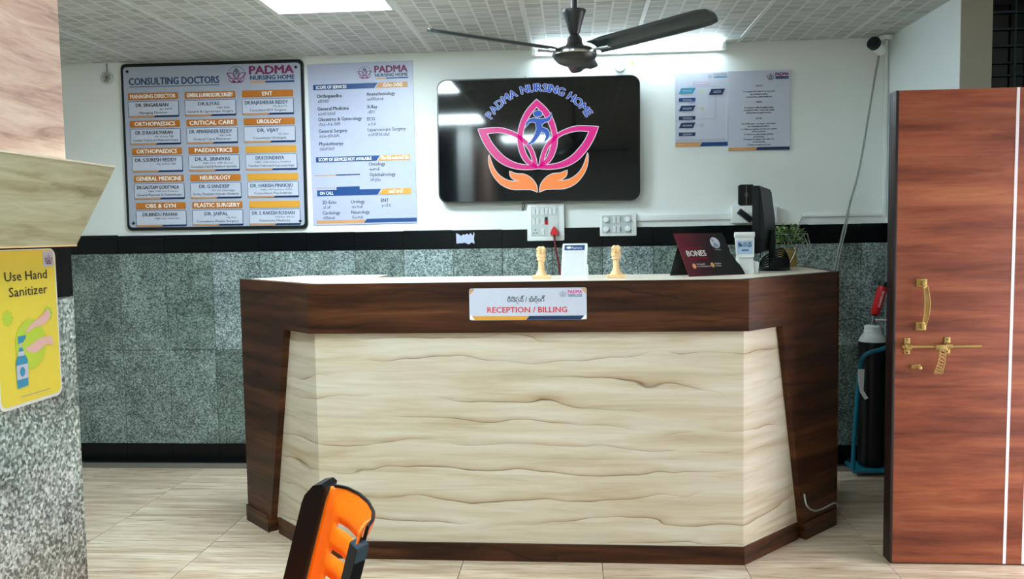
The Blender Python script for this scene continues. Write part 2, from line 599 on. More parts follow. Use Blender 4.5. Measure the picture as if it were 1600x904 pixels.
full = None
for i, j, x0, x1, y0, y1 in cells:
    if is_light(x0, y1):
        continue
    wx, wy = x1 - x0 - 0.010, y1 - y0 - 0.006
    if abs(x1 - x0 - 0.6043) < 1e-3 and abs(y1 - y0 - 0.602) < 1e-3:
        if full is None:
            full = MB('ceil').box(-wx / 2, wx / 2, -wy / 2, wy / 2, 0, 0.018).build('ceiling_tile', ce, smooth=False)
            full.location = ((x0 + x1) / 2, (y0 + y1) / 2, CZ)
        else:
            piece(full, ((x0 + x1) / 2, (y0 + y1) / 2, CZ), ce)
    else:
        MB('ceil').box(-wx / 2, wx / 2, -wy / 2, wy / 2, 0, 0.018).build('ceiling_tile', ce, smooth=False,
                                                                       loc=((x0 + x1) / 2, (y0 + y1) / 2, CZ))
bar = None
for x in gx[1:]:
    if bar is None:
        bar = MB('bar').box(-0.010, 0.010, -2.69, YW - 0.004, -0.004, 0.016).build('ceiling_bar', ce, smooth=False, loc=(x, 0, CZ))
    else:
        piece(bar, (x, 0, CZ), ce)

# ---- back wall
wb = struct(MB('paint').box(-4.7, 2.35, YW, YW + 0.13, 0, 2.6).build('wall_back', smooth=False))
TY = YW - 0.012
MB('gap').box(-4.7, 1.835, YW - 0.006, YW, 0.0, 1.436).build('grout', wb, smooth=False)
tw = 0.3035
x = -0.74 - 13 * tw
gt = bt = st = None
k = 0
while x < 1.83:
    x1 = min(x + tw, 1.835)
    wdt = x1 - x
    cxm = (x + x1) / 2
    if abs(wdt - tw) < 1e-4:
        for z0, z1 in ((0.115, 0.715), (0.715, 1.326)):
            if gt is None:
                gt = MB('granite').box(-tw / 2 + 0.0018, tw / 2 - 0.0018, 0, 0.012, -0.2975, 0.2975).build('granite_tile', wb, smooth=False, loc=(cxm, TY, (z0 + z1) / 2))
            else:
                q = piece(gt, (cxm, TY + random.uniform(-0.0015, 0.0015), (z0 + z1) / 2), wb)
                q.scale = (1, 1, (z1 - z0) / 0.598)
        zb = random.uniform(-0.003, 0.003)
        if bt is None:
            bt = MB('black').box(-tw / 2 + 0.001, tw / 2 - 0.001, 0, 0.012, -0.056, 0.056).build('border_tile', wb, smooth=False, loc=(cxm, TY - 0.002, 1.384))
            st = MB('black').box(-tw / 2 + 0.001, tw / 2 - 0.001, 0, 0.016, 0, 0.113).build('skirting_tile', wb, smooth=False, loc=(cxm, TY - 0.006, 0))
        else:
            piece(bt, (cxm, TY - 0.002 + random.uniform(-0.001, 0.001), 1.384 + zb), wb)
            piece(st, (cxm, TY - 0.006, 0), wb)
    else:
        a, b = x - cxm + 0.0012, x1 - cxm - 0.0012
        MB('granite').box(a, b, 0, 0.012, -0.3, 0.3).build('granite_tile', wb, smooth=False, loc=(cxm, TY, 0.415))
        MB('granite').box(a, b, 0, 0.012, -0.305, 0.305).build('granite_tile', wb, smooth=False, loc=(cxm, TY, 1.02))
        MB('black').box(a, b, 0, 0.012, -0.056, 0.056).build('border_tile', wb, smooth=False, loc=(cxm, TY - 0.002, 1.384))
        MB('black').box(a, b, 0, 0.016, 0, 0.113).build('skirting_tile', wb, smooth=False, loc=(cxm, TY - 0.006, 0))
    x += tw

# ---- right wall (a short return with a beige end), its cladding, and the dark window past it
wr = struct(MB('paint_right').box(1.835, 1.98, 4.17, YW, 0, 2.6).build('wall_right', smooth=False))
MB('jamb').box(1.836, 1.979, 4.163, 4.17, 0, 2.6).build('plaster_end', wr, smooth=False)
for a, b in ((4.175, 4.47), (4.472, 4.77), (4.772, YW - 0.02)):
    for z0, z1, mt, nm in ((0.116, 0.714, 'granite', 'granite_tile'), (0.716, 1.325, 'granite', 'granite_tile'),
                           (1.328, 1.44, 'black', 'border_tile'), (0, 0.113, 'black', 'skirting_tile')):
        MB(mt).box(-0.012, 0, a, b, z0, z1).build(nm, wr, smooth=False, loc=(1.835, 0, 0))
w1 = struct(MB('dframe').box(1.98, 2.35, 4.29, 4.33, 0.0, 2.6).build('window_1', smooth=False))
MB('dglass').box(1.99, 2.30, 4.278, 4.286, 0.05, 2.48).build('glass_pane', w1, smooth=False)
MB('dframe').box(1.981, 2.012, 4.24, 4.29, 0.0, 2.5).build('window_frame', w1, smooth=False)
for z in (2.14, 2.20, 2.28, 2.36, 2.44):
    MB('bgrille').tube([(2.01, 4.262, z), (2.30, 4.262, z)], 0.005, 6).build('grille_bar', w1)
for xx in (2.127, 2.2):
    MB('bgrille').tube([(xx, 4.25, 0.02), (xx, 4.25, 2.5)], 0.005, 6).build('grille_bar', w1)

# entrance wall on the right with its open doorway; other walls that close the room
we = MB('paint').box(2.22, 2.35, -2.7, 2.63, 0, 2.6).box(2.22, 2.35, 3.53, 4.29, 0, 2.6).box(2.22, 2.35, 2.63, 3.53, 2.06, 2.6)
struct(we.build('wall_entrance', smooth=False))
struct(MB('paint').box(-4.83, -4.7, -2.7, 5.2, 0, 2.6).build('wall_far_left', smooth=False))
struct(MB('paint').box(-4.7, 2.35, -2.83, -2.7, 0, 2.6).build('wall_front', smooth=False))

# ---- left wall: granite, black border, laminate above
PX = -1.008
wl = struct(MB('paint').box(-1.16, PX - 0.012, -2.7, 1.6, 0, CZ).build('wall_left', smooth=False))
for a, b in ((-0.8, -0.202), (-0.2, 0.398), (0.4, 0.998), (1.0, 1.6)):
    for z0, z1, mt, nm in ((0.116, 0.655, 'granite_lit', 'granite_tile'), (0.657, 1.304, 'granite_lit', 'granite_tile'),
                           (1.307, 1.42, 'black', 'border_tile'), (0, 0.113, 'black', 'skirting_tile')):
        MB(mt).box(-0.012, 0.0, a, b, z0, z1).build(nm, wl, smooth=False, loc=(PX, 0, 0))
    MB('pink').box(-0.012, 0.003, a, b - 0.0005, 1.421, CZ - 0.001).build('laminate_panel', wl, smooth=False, loc=(PX, 0, 0))
for z0, z1, mt, nm in ((0.116, 0.655, 'granite_lit', 'granite_tile'), (0.657, 1.304, 'granite_lit', 'granite_tile'), (1.307, 1.42, 'black', 'border_tile')):
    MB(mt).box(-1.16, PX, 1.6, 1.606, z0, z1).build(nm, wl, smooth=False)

# ================================================================== LIGHTS OF THE ROOM
LBL = ['square LED panel light set in the ceiling in front of the wall boards',
       'square LED panel light in the ceiling over the waiting hall, second from the back wall',
       'square LED panel light in the ceiling over the waiting hall, farthest from the back wall']
for k, (xc_, y1) in enumerate(PANELS):
    t = thing('ceiling_light', LBL[k], 'light', (xc_, y1 - 0.301, CZ), group='LED ceiling panels')
    f = MB('bar')
    f.box(-0.296, 0.296, -0.296, -0.280, -0.004, 0.015).box(-0.296, 0.296, 0.286, 0.296, -0.004, 0.015)
    f.box(-0.296, -0.283, -0.280, 0.286, -0.004, 0.015).box(0.277, 0.296, -0.280, 0.286, -0.004, 0.015)
    f.build('light_frame', t, smooth=False)
    MB('light').box(-0.283, 0.277, -0.280, 0.286, 0.0, 0.012).build('diffuser', t, smooth=False)

t = thing('tube_light', 'long white tube light on the wall above the television', 'light', (0.328, YW, 2.475))
MB('white').box(-0.56, 0.56, -0.035, 0, -0.012, 0.034, c=0.004).build('batten', t)
MB('tube').tube([(-0.545, -0.052, 0.008), (0.545, -0.052, 0.008)], 0.014, 12).build('fluorescent_tube', t)
for sx_ in (-1, 1):
    MB('white').box(sx_ * 0.553 - 0.012, sx_ * 0.553 + 0.012, -0.07, -0.02, -0.014, 0.03, c=0.003).build('end_holder', t)

# ================================================================== CEILING FAN
t = thing('ceiling_fan', 'dark three-bladed ceiling fan hanging in front of the television', 'fan', (0.01, 3.1, CZ))
MB('fan').lathe([(0.0, 0), (0.05, 0), (0.045, -0.03), (0.015, -0.05), (0.0, -0.05)][::-1], seg=20).build('ceiling_rose', t)
MB('fan').tube([(0, 0, -0.03), (0, 0, -0.40)], 0.011, 10).build('down_rod', t)
MB('fan').lathe([(0.016, -0.375), (0.021, -0.366), (0.03, -0.335), (0.04, -0.305), (0.043, -0.296), (0.043, -0.290), (0.012, -0.288)], seg=24).build('lower_cup', t)
MB('fan').lathe([(0.004, -0.485), (0.045, -0.484), (0.062, -0.476), (0.076, -0.462), (0.082, -0.446), (0.080, -0.436), (0.062, -0.425), (0.036, -0.417),
                 (0.028, -0.405), (0.027, -0.392), (0.016, -0.378), (0.012, -0.37)], seg=32).build('motor_housing', t)
MB('steel').lathe([(0.0795, -0.452), (0.0835, -0.449), (0.0835, -0.444), (0.0795, -0.441)], seg=32).build('trim_ring', t)
for ang in (85, 205, 325):
    a = math.radians(ang)
    d = Vector((math.cos(a), math.sin(a), 0))
    tn = Vector((-math.sin(a), math.cos(a), 0))
    pit = math.radians(-13)
    ch = tn * math.cos(pit) + Vector((0, 0, math.sin(pit)))
    b = MB('fanblade')
    vs, fs = [], []
    st_ = [(0.085, 0.05), (0.15, 0.056), (0.3, 0.056), (0.45, 0.058), (0.515, 0.056), (0.54, 0.045), (0.548, 0.02)]
    nm = d.cross(ch).normalized()
    for r_, hw in st_:
        zc = -0.435 + (r_ - 0.085) * 0.07
        for q in (-1, -0.5, 0, 0.5, 1):
            base = d * r_ + ch * hw * q + Vector((0, 0, zc)) + nm * 0.008 * (1 - q * q)
            vs.append(base)
    n5 = len(st_)
    for i in range(n5 - 1):
        for k in range(4):
            fs.append((i * 5 + k, i * 5 + k + 1, (i + 1) * 5 + k + 1, (i + 1) * 5 + k))
    b.add(vs, fs)
    o = b.build('fan_blade', t)
    md = o.modifiers.new('thickness', 'SOLIDIFY')
    md.thickness = 0.004
    MB('steel').box(0.055, 0.15, -0.014, 0.014, -0.4445, -0.4385, c=0.002, rot=Matrix.Rotation(a, 3, 'Z')).build('blade_bracket', t)

# ================================================================== LOGO (shared drawing)
def mirror(pts, c=644):
    return [(2 * c - u, v) for u, v in pts]
def offset_loop(loop, d):
    n = len(loop)
    area = sum(loop[i][0] * loop[(i + 1) % n][1] - loop[(i + 1) % n][0] * loop[i][1] for i in range(n))
    sgn = 1 if area > 0 else -1
    out = []
    for i in range(n):
        a, b = Vector(loop[i - 1]), Vector(loop[(i + 1) % n])
        t_ = (b - a)
        if t_.length < 1e-6:
            out.append(tuple(loop[i])); continue
        t_.normalize()
        out.append((loop[i][0] + t_.y * d * sgn, loop[i][1] - t_.x * d * sgn))
    return out
C_OUT = [tuple(p) for p in spline([(638, 215), (580, 275), (543, 345), (525, 430), (533, 510), (570, 580), (640, 618)], 6)]
C_OUT = C_OUT + [tuple(p) for p in spline([(640, 618), (710, 580), (748, 510), (757, 430), (738, 345), (700, 275), (638, 215)], 6)][1:-1]
C_IN = [tuple(p) for p in spline([(638, 257), (598, 305), (568, 365), (553, 430), (562, 500), (592, 562), (640, 603)], 6)]
C_IN = C_IN + [tuple(p) for p in spline([(640, 603), (688, 562), (716, 500), (729, 430), (712, 365), (680, 305), (638, 257)], 6)][1:-1]
L_OUT = [tuple(p) for p in spline([(290, 381), (400, 374), (470, 388), (535, 420), (595, 475), (628, 545), (640, 618)], 6)]
L_OUT = L_OUT + [tuple(p) for p in spline([(640, 618), (560, 621), (480, 607), (410, 570), (355, 510), (318, 450), (290, 381)], 6)][1:-1]
L_IN = [tuple(p) for p in spline([(343, 407), (410, 402), (475, 415), (530, 442), (580, 492), (604, 545), (614, 597)], 6)]
L_IN = L_IN + [tuple(p) for p in spline([(614, 597), (560, 594), (500, 578), (445, 545), (405, 505), (370, 460), (343, 407)], 6)][1:-1]
HAND = [tuple(p) for p in spline([(352, 530), (354, 590), (376, 650), (422, 705), (485, 735), (560, 738), (605, 741), (637, 755)], 4)]
HAND += [tuple(p) for p in spline([(637, 755), (630, 712), (600, 672), (560, 650), (515, 646), (474, 630)], 4)][1:]
HAND += [tuple(p) for p in spline([(474, 630), (482, 664), (512, 684), (536, 690)], 3)][1:]
HAND += [tuple(p) for p in spline([(536, 690), (470, 686), (415, 655), (378, 605), (352, 530)], 4)][1:-1]
BODY = [(572, 382), (574, 350), (592, 328), (620, 322), (655, 328), (696, 325), (714, 312), (723, 292), (727, 312), (712, 340), (680, 352), (668, 362), (668, 376),
        (698, 388), (713, 410), (712, 432), (696, 452), (680, 462), (692, 432), (684, 410), (664, 402), (650, 428), (622, 462), (596, 476), (574, 480),
        (600, 460), (622, 428), (636, 388), (632, 352), (612, 344), (594, 348), (582, 364)]

def logo(b, cx_, cz_, sc, y, petal, hand, figure, edge=None, arc=None, arc_edge=None, dy=0.0004, hw=0):
    """lotus held in two hands with a running figure; drawn on a 1281 x 904 grid around (644, 445)"""
    T = lambda pts: [(cx_ + (u - 644) * sc, cz_ - (v - 445) * sc) for u, v in pts]
    shapes = ((C_OUT, C_IN), (L_OUT, L_IN), (mirror(L_OUT), mirror(L_IN)))
    if edge:
        for o_, i_ in shapes:
            b.ring(T(offset_loop(o_, 4)), T(offset_loop(i_, -4)), y, edge)
        for h_ in (HAND, mirror(HAND)):
            b.flat(T(offset_loop(h_, 4)), y, edge)
        b.flat(T(offset_loop(BODY, 3)), y - dy * 3, edge)
        b.disc(cx_ + 1 * sc, cz_ + 147 * sc, 29 * sc, 22 * sc, y - dy * 3, edge)
    for o_, i_ in shapes:
        b.ring(T(o_), T(i_), y - dy, petal)
    for h_ in (HAND, mirror(HAND)):
        b.flat(T(h_), y - dy, hand)
    b.flat(T(BODY), y - dy * 4, figure)
    b.disc(cx_ + 1 * sc, cz_ + 147 * sc, 26 * sc, 19 * sc, y - dy * 4, figure)
    if arc:
        body = 'PADMA NURSING HOME'
        R, cxx, cyy, hh = 328, 650, 497, 45
        wds = []
        for chh in body:
            if chh == ' ':
                wds.append(24.0)
            else:
                _, _, a0, a1 = glyphs(chh)
                wds.append((a1 - a0) * hh / 0.69 + 5.5)
        tot = sum(wds)
        span = math.radians(117)
        ang = math.pi / 2 + span / 2
        for chh, wd in zip(body, wds):
            am = ang - span * (wd / 2) / tot
            if chh != ' ':
                px_, pz_ = cxx + R * math.cos(am), cyy - R * math.sin(am)
                for mt, off, yy in ((arc_edge, 0.075, y - dy), (arc, 0.035, y - dy * 2.5)):
                    if mt:
                        b.text(chh, cx_ + (px_ - 644) * sc, cz_ - (pz_ - 445) * sc, hh * sc, yy, mt, al='c', off=off, rot=am - math.pi / 2)
            ang -= span * wd / tot

def small_logo(b, x, z, size, y, col='purple', col2='bink'):
    """the lotus emblem with an arc of dots for its tiny ring of words"""
    sc = size / 720
    logo(b, x, z, sc, y, col, col, col2)
    R = 330
    for k in range(17):
        a = math.radians(148 - k * 7.25)
        b.disc(x + (652 - 644 + R * math.cos(a)) * sc, z + (445 - 497 + R * math.sin(a)) * sc, 15 * sc, 17 * sc, y - 0.0004, col2, 6)

# ================================================================== CONSULTING BOARD
BR = thing('notice_board', 'large framed board headed CONSULTING DOCTORS with rows of orange and white name plates', 'board',
           (-2.2135, YW - 0.001, 1.981), (0, 0.0045, 0))
W2, H2 = 0.5775, 0.514
MB('blackpl').prism(rrect(-W2, W2, -H2, H2, 0.03), XZ, -0.018, 0).build('frame', BR)
MB('board').prism(rrect(-W2 + 0.017, W2 - 0.017, -H2 + 0.02, H2 - 0.02, 0.022), XZ, -0.021, -0.017).build('backing_sheet', BR)
for sx_ in (-1, 1):
    for sz_ in (-1, 1):
        MB('blackpl').lathe([(0, 0), (0.009, 0), (0.007, 0.006), (0, 0.007)], (sx_ * 0.533, -0.021, sz_ * 0.467), 12, rot=Matrix.Rotation(math.pi / 2, 3, 'X')).build('screw', BR)
yb = -0.0214
L = MB('ink')
L.text('CONSULTING DOCTORS', -0.525, 0.384, 0.042, yb, 'bink', w=0.575, off=0.034)
L.rect(-0.525, 0.05, 0.370, 0.374, yb, 'bink')
L.text('PADMA', 0.243, 0.432, 0.048, yb, 'purple', w=0.275, off=0.05)
L.text('NURSING HOME', 0.247, 0.397, 0.026, yb, 'bink', w=0.275, off=0.04)
L.rect(0.247, 0.34, 0.378, 0.389, yb, 'peach'); L.rect(0.34, 0.522, 0.378, 0.389, yb, 'blue')
lg = MB('purple'); small_logo(lg, 0.16, 0.432, 0.125, yb); lg.build('logo', BR)
cards = [
    [('MANAGING DIRECTOR', 'DR. SINGARAIAN', 'Bsc, BAMS', 'Managing Director'), ('GENERAL & LAPAROSCOPIC SURGERY', 'DR.ILIYAS', 'MBBS, DNB', 'General & Laproscopic Surgery'), ('ENT', 'DR.RAJASHEKAR REDDY', 'MS (E.N.T)', 'Consultant ENT Surgeon')],
    [('ORTHOPAEDICS', 'DR. D.RAGHUVARAN', 'MS, Ortho, FIJR', 'Consultant Trauma & Joint Replacement Surgeon'), ('CRITICAL CARE', 'DR. AMARENDER REDDY', 'MBBS, DNB', 'Critical Care Physician'), ('UROLOGY', 'DR. VIJAY', 'MS, MCh', 'Consultant Urologist')],
    [('ORTHOPAEDICS', 'DR. S.SURESH REDDY', 'MS, Ortho, FIJR', ''), ('PAEDIATRICS', 'DR. K. SRINIVAS', 'MBBS, DCH, PGPN (Boston)', 'Consultant Child & Newborn Specialist'), ('', 'DR.KOUNDINYA', 'MBBS, DNB Pediatrics, FPGHAN', 'Consultant Pediatrician & Gastroenterologist')],
    [('GENERAL MEDICINE', 'DR.GAUTAM GORITYALA', 'MBBS, DNB (Gen Medicine)', 'General Physician & Diabetologist'), ('NEUROLOGY', 'DR. G.SANDEEP', 'MD, DM (Neurology)', 'Stroke, Movement Disorder, Headache'), ('', 'DR. HARISH PINNOJU', 'MBBS, MD Psychiatry (OSM)', 'Consultant Psychiatrist')],
    [('OBS & GYN', 'DR.BINDU PAVANI', 'MBBS, DGO, DNB (OBG)', ''), ('PLASTIC SURGERY', 'DR. JAIPAL', 'MS, MCh', 'Consultant Plastic Surgery'), ('', 'DR. S. RAKESH ROSHAN', 'M.B.B.S, (M.D)', 'Pulmonary Medicine')],
]
strip0 = plate0 = None
for r in range(5):
    for c in range(3):
        hd, nm, q1, q2 = cards[r][c]
        cx_ = -0.374 + c * 0.363 + r * 0.0055
        top = 0.333 - r * 0.1685
        cw = 0.160
        amber = c == 2 and r >= 2
        mt = 'amber' if amber else 'orange_s'
        MB(mt).prism(rrect(-cw, cw, -0.041, 0, 0.005, 2), XZ, -0.0035, 0).build('specialty_strip', BR, loc=(cx_, -0.021, top))
        pl = MB('plate').prism(rrect(-cw - 0.002, cw + 0.002, -0.099, 0, 0.005, 2), XZ, -0.0025, 0, 'navy')
        pl.rect(-cw + 0.0005, cw - 0.0005, -0.0875, -0.0025, -0.0030, 'plate')
        pl.flat([(-cw + 0.0005, -0.0975), (0.0, -0.0975), (0.012, -0.0885), (-cw + 0.0005, -0.0885)], -0.0030, 'peach')
        pl.build('name_plate', BR, loc=(cx_, -0.021, top - 0.05))
        ys = -0.0252
        if hd:
            L.text(hd, cx_, top - 0.032, 0.024, ys, 'whitep', w=min(0.29, 0.0215 * len(hd)) if len(hd) > 6 else None, al='c', off=0.03)
        zt = top - 0.05
        ys = -0.0246
        L.text(nm, cx_ - 0.008, zt - 0.034, 0.021, ys, 'bink' if c else 'ink', w=min(0.27, 0.0148 * len(nm)), al='c', off=0.025)
        L.text(q1, cx_ + 0.12, zt - 0.054, 0.010, ys, 'ink', w=min(0.22, 0.0075 * len(q1) + 0.01), al='r')
        if q2:
            L.text(q2, cx_, zt - 0.077, 0.0135, ys, 'ink', w=min(0.29, 0.0095 * len(q2) + 0.02), al='c', off=0.008)
L.build('lettering', BR, smooth=False)

# ================================================================== SERVICES POSTER
PS = thing('services_poster', 'pale poster headed SCOPE OF SERVICES between the doctors board and the television', 'poster',
           (-1.284, YW - 0.001, 1.975), (0, -0.0065, 0))
W2, H2 = 0.3245, 0.489
MB('poster').box(-W2, W2, -0.006, 0, -H2, H2).build('poster_sheet', PS, smooth=False)
yb = -0.0066
def pz(cy_):                        # row of the poster, 0 at its top edge and 1 at its foot
    return H2 - cy_ * 2 * H2
L = MB('ink')
lg = MB('purple'); small_logo(lg, 0.03, pz(0.062), 0.09, yb); lg.build('logo', PS)
L.text('PADMA', 0.092, pz(0.066), 0.040, yb, 'purple', w=0.20, off=0.05)
L.text('NURSING HOME', 0.094, pz(0.092), 0.019, yb, 'bink', w=0.20, off=0.04)
L.rect(0.096, 0.16, pz(0.106), pz(0.098), yb, 'peach'); L.rect(0.16, 0.296, pz(0.106), pz(0.098), yb, 'blue')
def header(z0, z1, s1, w1_, tail, s2, w2_):
    b = MB('blue')
    b.prism([(-0.292, pz(z1)), (0.085, pz(z1)), (0.107, pz(z0)), (-0.292, pz(z0))], XZ, -0.0085, -0.006, 'blue')
    b.prism([(0.095, pz(z1)), (0.292, pz(z1)), (0.292, pz(z0)), (0.117, pz(z0))], XZ, -0.0085, -0.006, tail)
    b.build('heading_strip', PS, smooth=False)
    L.text(s1, -0.275, pz((z0 + z1) / 2) - 0.010, 0.019, -0.0089, 'whitep', w=w1_, off=0.025)
    L.text(s2, 0.2, pz((z0 + z1) / 2) - 0.009, 0.019, -0.0089, 'whitep', w=w2_, al='c', off=0.02)
header(0.128, 0.160, 'SCOPE OF SERVICES', 0.19, 'peach', 'సేవల పరిధి', 0.12)
header(0.575, 0.607, 'SCOPE OF SERVICES NOT AVAILABLE', 0.33, 'amber', 'సేవల పరిధి అందుబాటులో లేదు', 0.17)
header(0.782, 0.818, 'ON CALL', 0.085, 'amber', 'ఆన్ కాల్', 0.09)
for s1, s2, x_, r_, w1_, w2_, bold in (
        ('Orthopaedics', 'ఆర్థోపెడిక్స్', -0.27, 0.208, 0.153, 0.07, 0.03), ('General Medicine', 'జనరల్ మెడిసిన్', -0.27, 0.286, 0.193, 0.108, 0.02),
        ('Obstetrics & Gynecology', 'ప్రసూతి & స్త్రీ', -0.268, 0.352, 0.27, 0.132, 0.015), ('General Surgery', 'సాధారణ శస్త్రచికిత్స', -0.268, 0.424, 0.177, 0.126, 0.01),
        ('Physiothearpy', 'ఫిజియోథెరపీ', -0.268, 0.503, 0.15, 0.09, 0.01),
        ('Anaesthesiology', 'అనస్తీషియాలజీ', 0.037, 0.205, 0.176, 0.10, 0.015), ('X-Ray', 'ఎక్స్ రే', 0.037, 0.284, 0.064, 0.045, 0.015),
        ('ECG', 'ఇ సి జి', 0.037, 0.358, 0.046, 0.047, 0.01), ('Laparoscopic Surgery', 'లాపరోస్కోపిక్ సర్జరీ', 0.037, 0.424, 0.235, 0.13, 0.0),
        ('Oncology', 'ఆంకాలజీ', 0.037, 0.637, 0.10, 0.062, 0.01), ('Ophthalmology', 'నేత్ర వైద్యం', 0.04, 0.703, 0.16, 0.066, 0.005),
        ('2D-Echo', '2డి ఎకో', -0.262, 0.868, 0.088, 0.05, 0.005), ('Cardiology', 'కార్డియాలజీ', -0.262, 0.934, 0.108, 0.07, 0.005),
        ('Urology', 'యూరాలజీ', -0.082, 0.868, 0.085, 0.068, 0.005), ('Neurology', 'న్యూరాలజీ', -0.082, 0.934, 0.113, 0.066, 0.005),
        ('ENT', 'ఇ ఎన్ టి', 0.105, 0.864, 0.046, 0.056, 0.012)):
    L.text(s1, x_, pz(r_), 0.020, yb, 'ink', w=w1_, off=bold + 0.012)
    L.text(s2, x_ + 0.003, pz(r_ + 0.030), 0.015, yb, 'ink', w=w2_, off=0.008)
L.rect(-0.305, -0.17, pz(0.693), pz(0.688), yb, 'peach'); L.rect(-0.17, -0.02, pz(0.693), pz(0.685), yb, 'bink')
L.rect(-0.305, -0.17, pz(0.770), pz(0.766), yb, 'peach')
L.rect(-0.17, -0.025, pz(0.783), pz(0.763), yb, 'blue')
L.flat([(-0.302, -H2 + 0.008), (-0.01, -H2 + 0.008), (0.008, -H2 + 0.028), (-0.302, -H2 + 0.028)], yb, 'peach')
L.flat([(-0.008, -H2 + 0.008), (W2 - 0.002, -H2 + 0.008), (W2 - 0.002, -H2 + 0.032), (0.014, -H2 + 0.032)], yb, 'blue')
L.build('lettering', PS, smooth=False)
MB('whiteshade').disc(0.31, pz(0.012), 0.006, 0.006, -0.0068).build('tape', PS)

# ================================================================== TELEVISION
TV = thing('television', 'wall television showing a pink lotus emblem under arched blue words', 'television', (-0.207, YW, 1.966), (0, 0.004, 0))
W2, H2 = 0.602, 0.366
MB('blackpl').box(-0.25, 0.25, -0.02, 0, -0.16, 0.16).build('wall_bracket', TV, smooth=False)
MB('blackpl').prism(rrect(-W2, W2, -H2, H2, 0.055, 8), XZ, -0.066, -0.018).build('tv_body', TV)
MB('blackgl').prism(rrect(-W2 + 0.008, W2 - 0.008, -H2 + 0.008, H2 - 0.008, 0.05, 8), XZ, -0.068, -0.06).build('screen', TV)
b = MB('s_pink')
logo(b, 0.0, 0.005, 0.00101, -0.0686, 's_pink', 's_orange', 's_blue', 's_white', 's_blue', 's_white')
b.build('logo', TV, smooth=False)
MB('blackpl').tube(spline([(-0.095, -0.03, -0.366), (-0.102, -0.022, -0.39), (-0.1, -0.012, -0.415), (-0.092, -0.012, -0.40), (-0.088, -0.02, -0.366)], 5), 0.0022, 6).build('loose_lead', TV)
MB('whiteshade').lathe([(0, 0), (0.01, 0), (0.008, 0.015), (0, 0.016)], (-0.07, -0.012, H2 + 0.006), 10).build('hook', TV)

# ================================================================== TWO SMALL POSTERS
P1 = thing('flow_chart_poster', 'white poster with a blue flow chart, beside the television', 'poster', (0.760, YW - 0.001, 2.127))
W2, H2 = 0.153, 0.216
MB('plate').box(-W2, W2, -0.005, 0, -H2, H2).build('poster_sheet', P1, smooth=False)
L = MB('ink'); yb = -0.0056
small_logo(L, 0.05, H2 - 0.022, 0.03, yb, 'greyp', 'greyp')
L.text('PADMA', 0.073, H2 - 0.021, 0.013, yb, 'greyp', w=0.075, off=0.03); L.rect(0.073, 0.148, H2 - 0.033, H2 - 0.026, yb, 'teal')
fr = [(-0.046, H2 - 0.072), (0.044, H2 - 0.072), (0.044, H2 - 0.056), (-0.046, H2 - 0.056)]
L.flat(fr, yb, 'pinkp'); L.rect(-0.044, 0.042, H2 - 0.0705, H2 - 0.0575, yb - 0.0003, 'plate')
L.rect(-0.08, 0.083, H2 - 0.0835, H2 - 0.082, yb, 'greyp'); L.rect(0.082, 0.0835, -0.055, H2 - 0.082, yb, 'greyp'); L.rect(-0.03, 0.083, -0.056, -0.0545, yb, 'greyp')
for k, (z_, sl) in enumerate(((0.111, 1), (0.059, 0), (0.009, 1), (-0.048, 0), (-0.091, 1), (-0.143, 0))):
    h_ = 0.016 if sl else 0.0105
    mt = ('teal', 'blue', 'navy', 'navy', 'navy', 'navy')[k]
    b = MB(mt)
    sk = 0.014 if sl else 0.0
    b.prism([(-0.132, z_ - h_), (-0.036 - sk, z_ - h_), (-0.036 + 0.002, z_ + h_), (-0.132 + sk, z_ + h_)], XZ, -0.0065, -0.005)
    b.build('flow_box', P1, smooth=False)
    for q in range(2):
        L.rect(-0.11, -0.055, z_ - 0.005 + q * 0.006, z_ - 0.003 + q * 0.006, -0.0069, 'plate')
b = MB('navy').prism([(0.043, 0.084), (0.122, 0.084), (0.138, 0.118), (0.058, 0.118)], XZ, -0.0065, -0.005); b.build('flow_box', P1, smooth=False)
for q in range(2):
    L.rect(0.07, 0.115, 0.096 + q * 0.008, 0.0985 + q * 0.008, -0.0069, 'plate')
for z_, mt in ((0.108, 'lime'), (0.006, 'lime'), (-0.092, 'greyp')):
    L.disc(0.004, z_, 0.010, 0.010, yb, mt, 14); L.disc(0.004, z_, 0.007, 0.007, yb - 0.0003, 'plate', 14)
    L.rect(-0.026, -0.010, z_ + 0.002, z_ + 0.0032, yb, 'greyp')
for q in range(3):
    L.rect(-0.148, (0.142, 0.142, 0.06)[q], -0.178 - q * 0.0075, -0.1755 - q * 0.0075, yb, 'greyp')
L.flat([(-W2, -H2), (-0.012, -H2), (0.003, -H2 + 0.024), (-W2, -H2 + 0.024)], yb, 'peach'); L.flat([(-0.010, -H2), (W2, -H2), (W2, -H2 + 0.024), (0.005, -H2 + 0.024)], yb, 'blue')
L.build('lettering', P1, smooth=False)

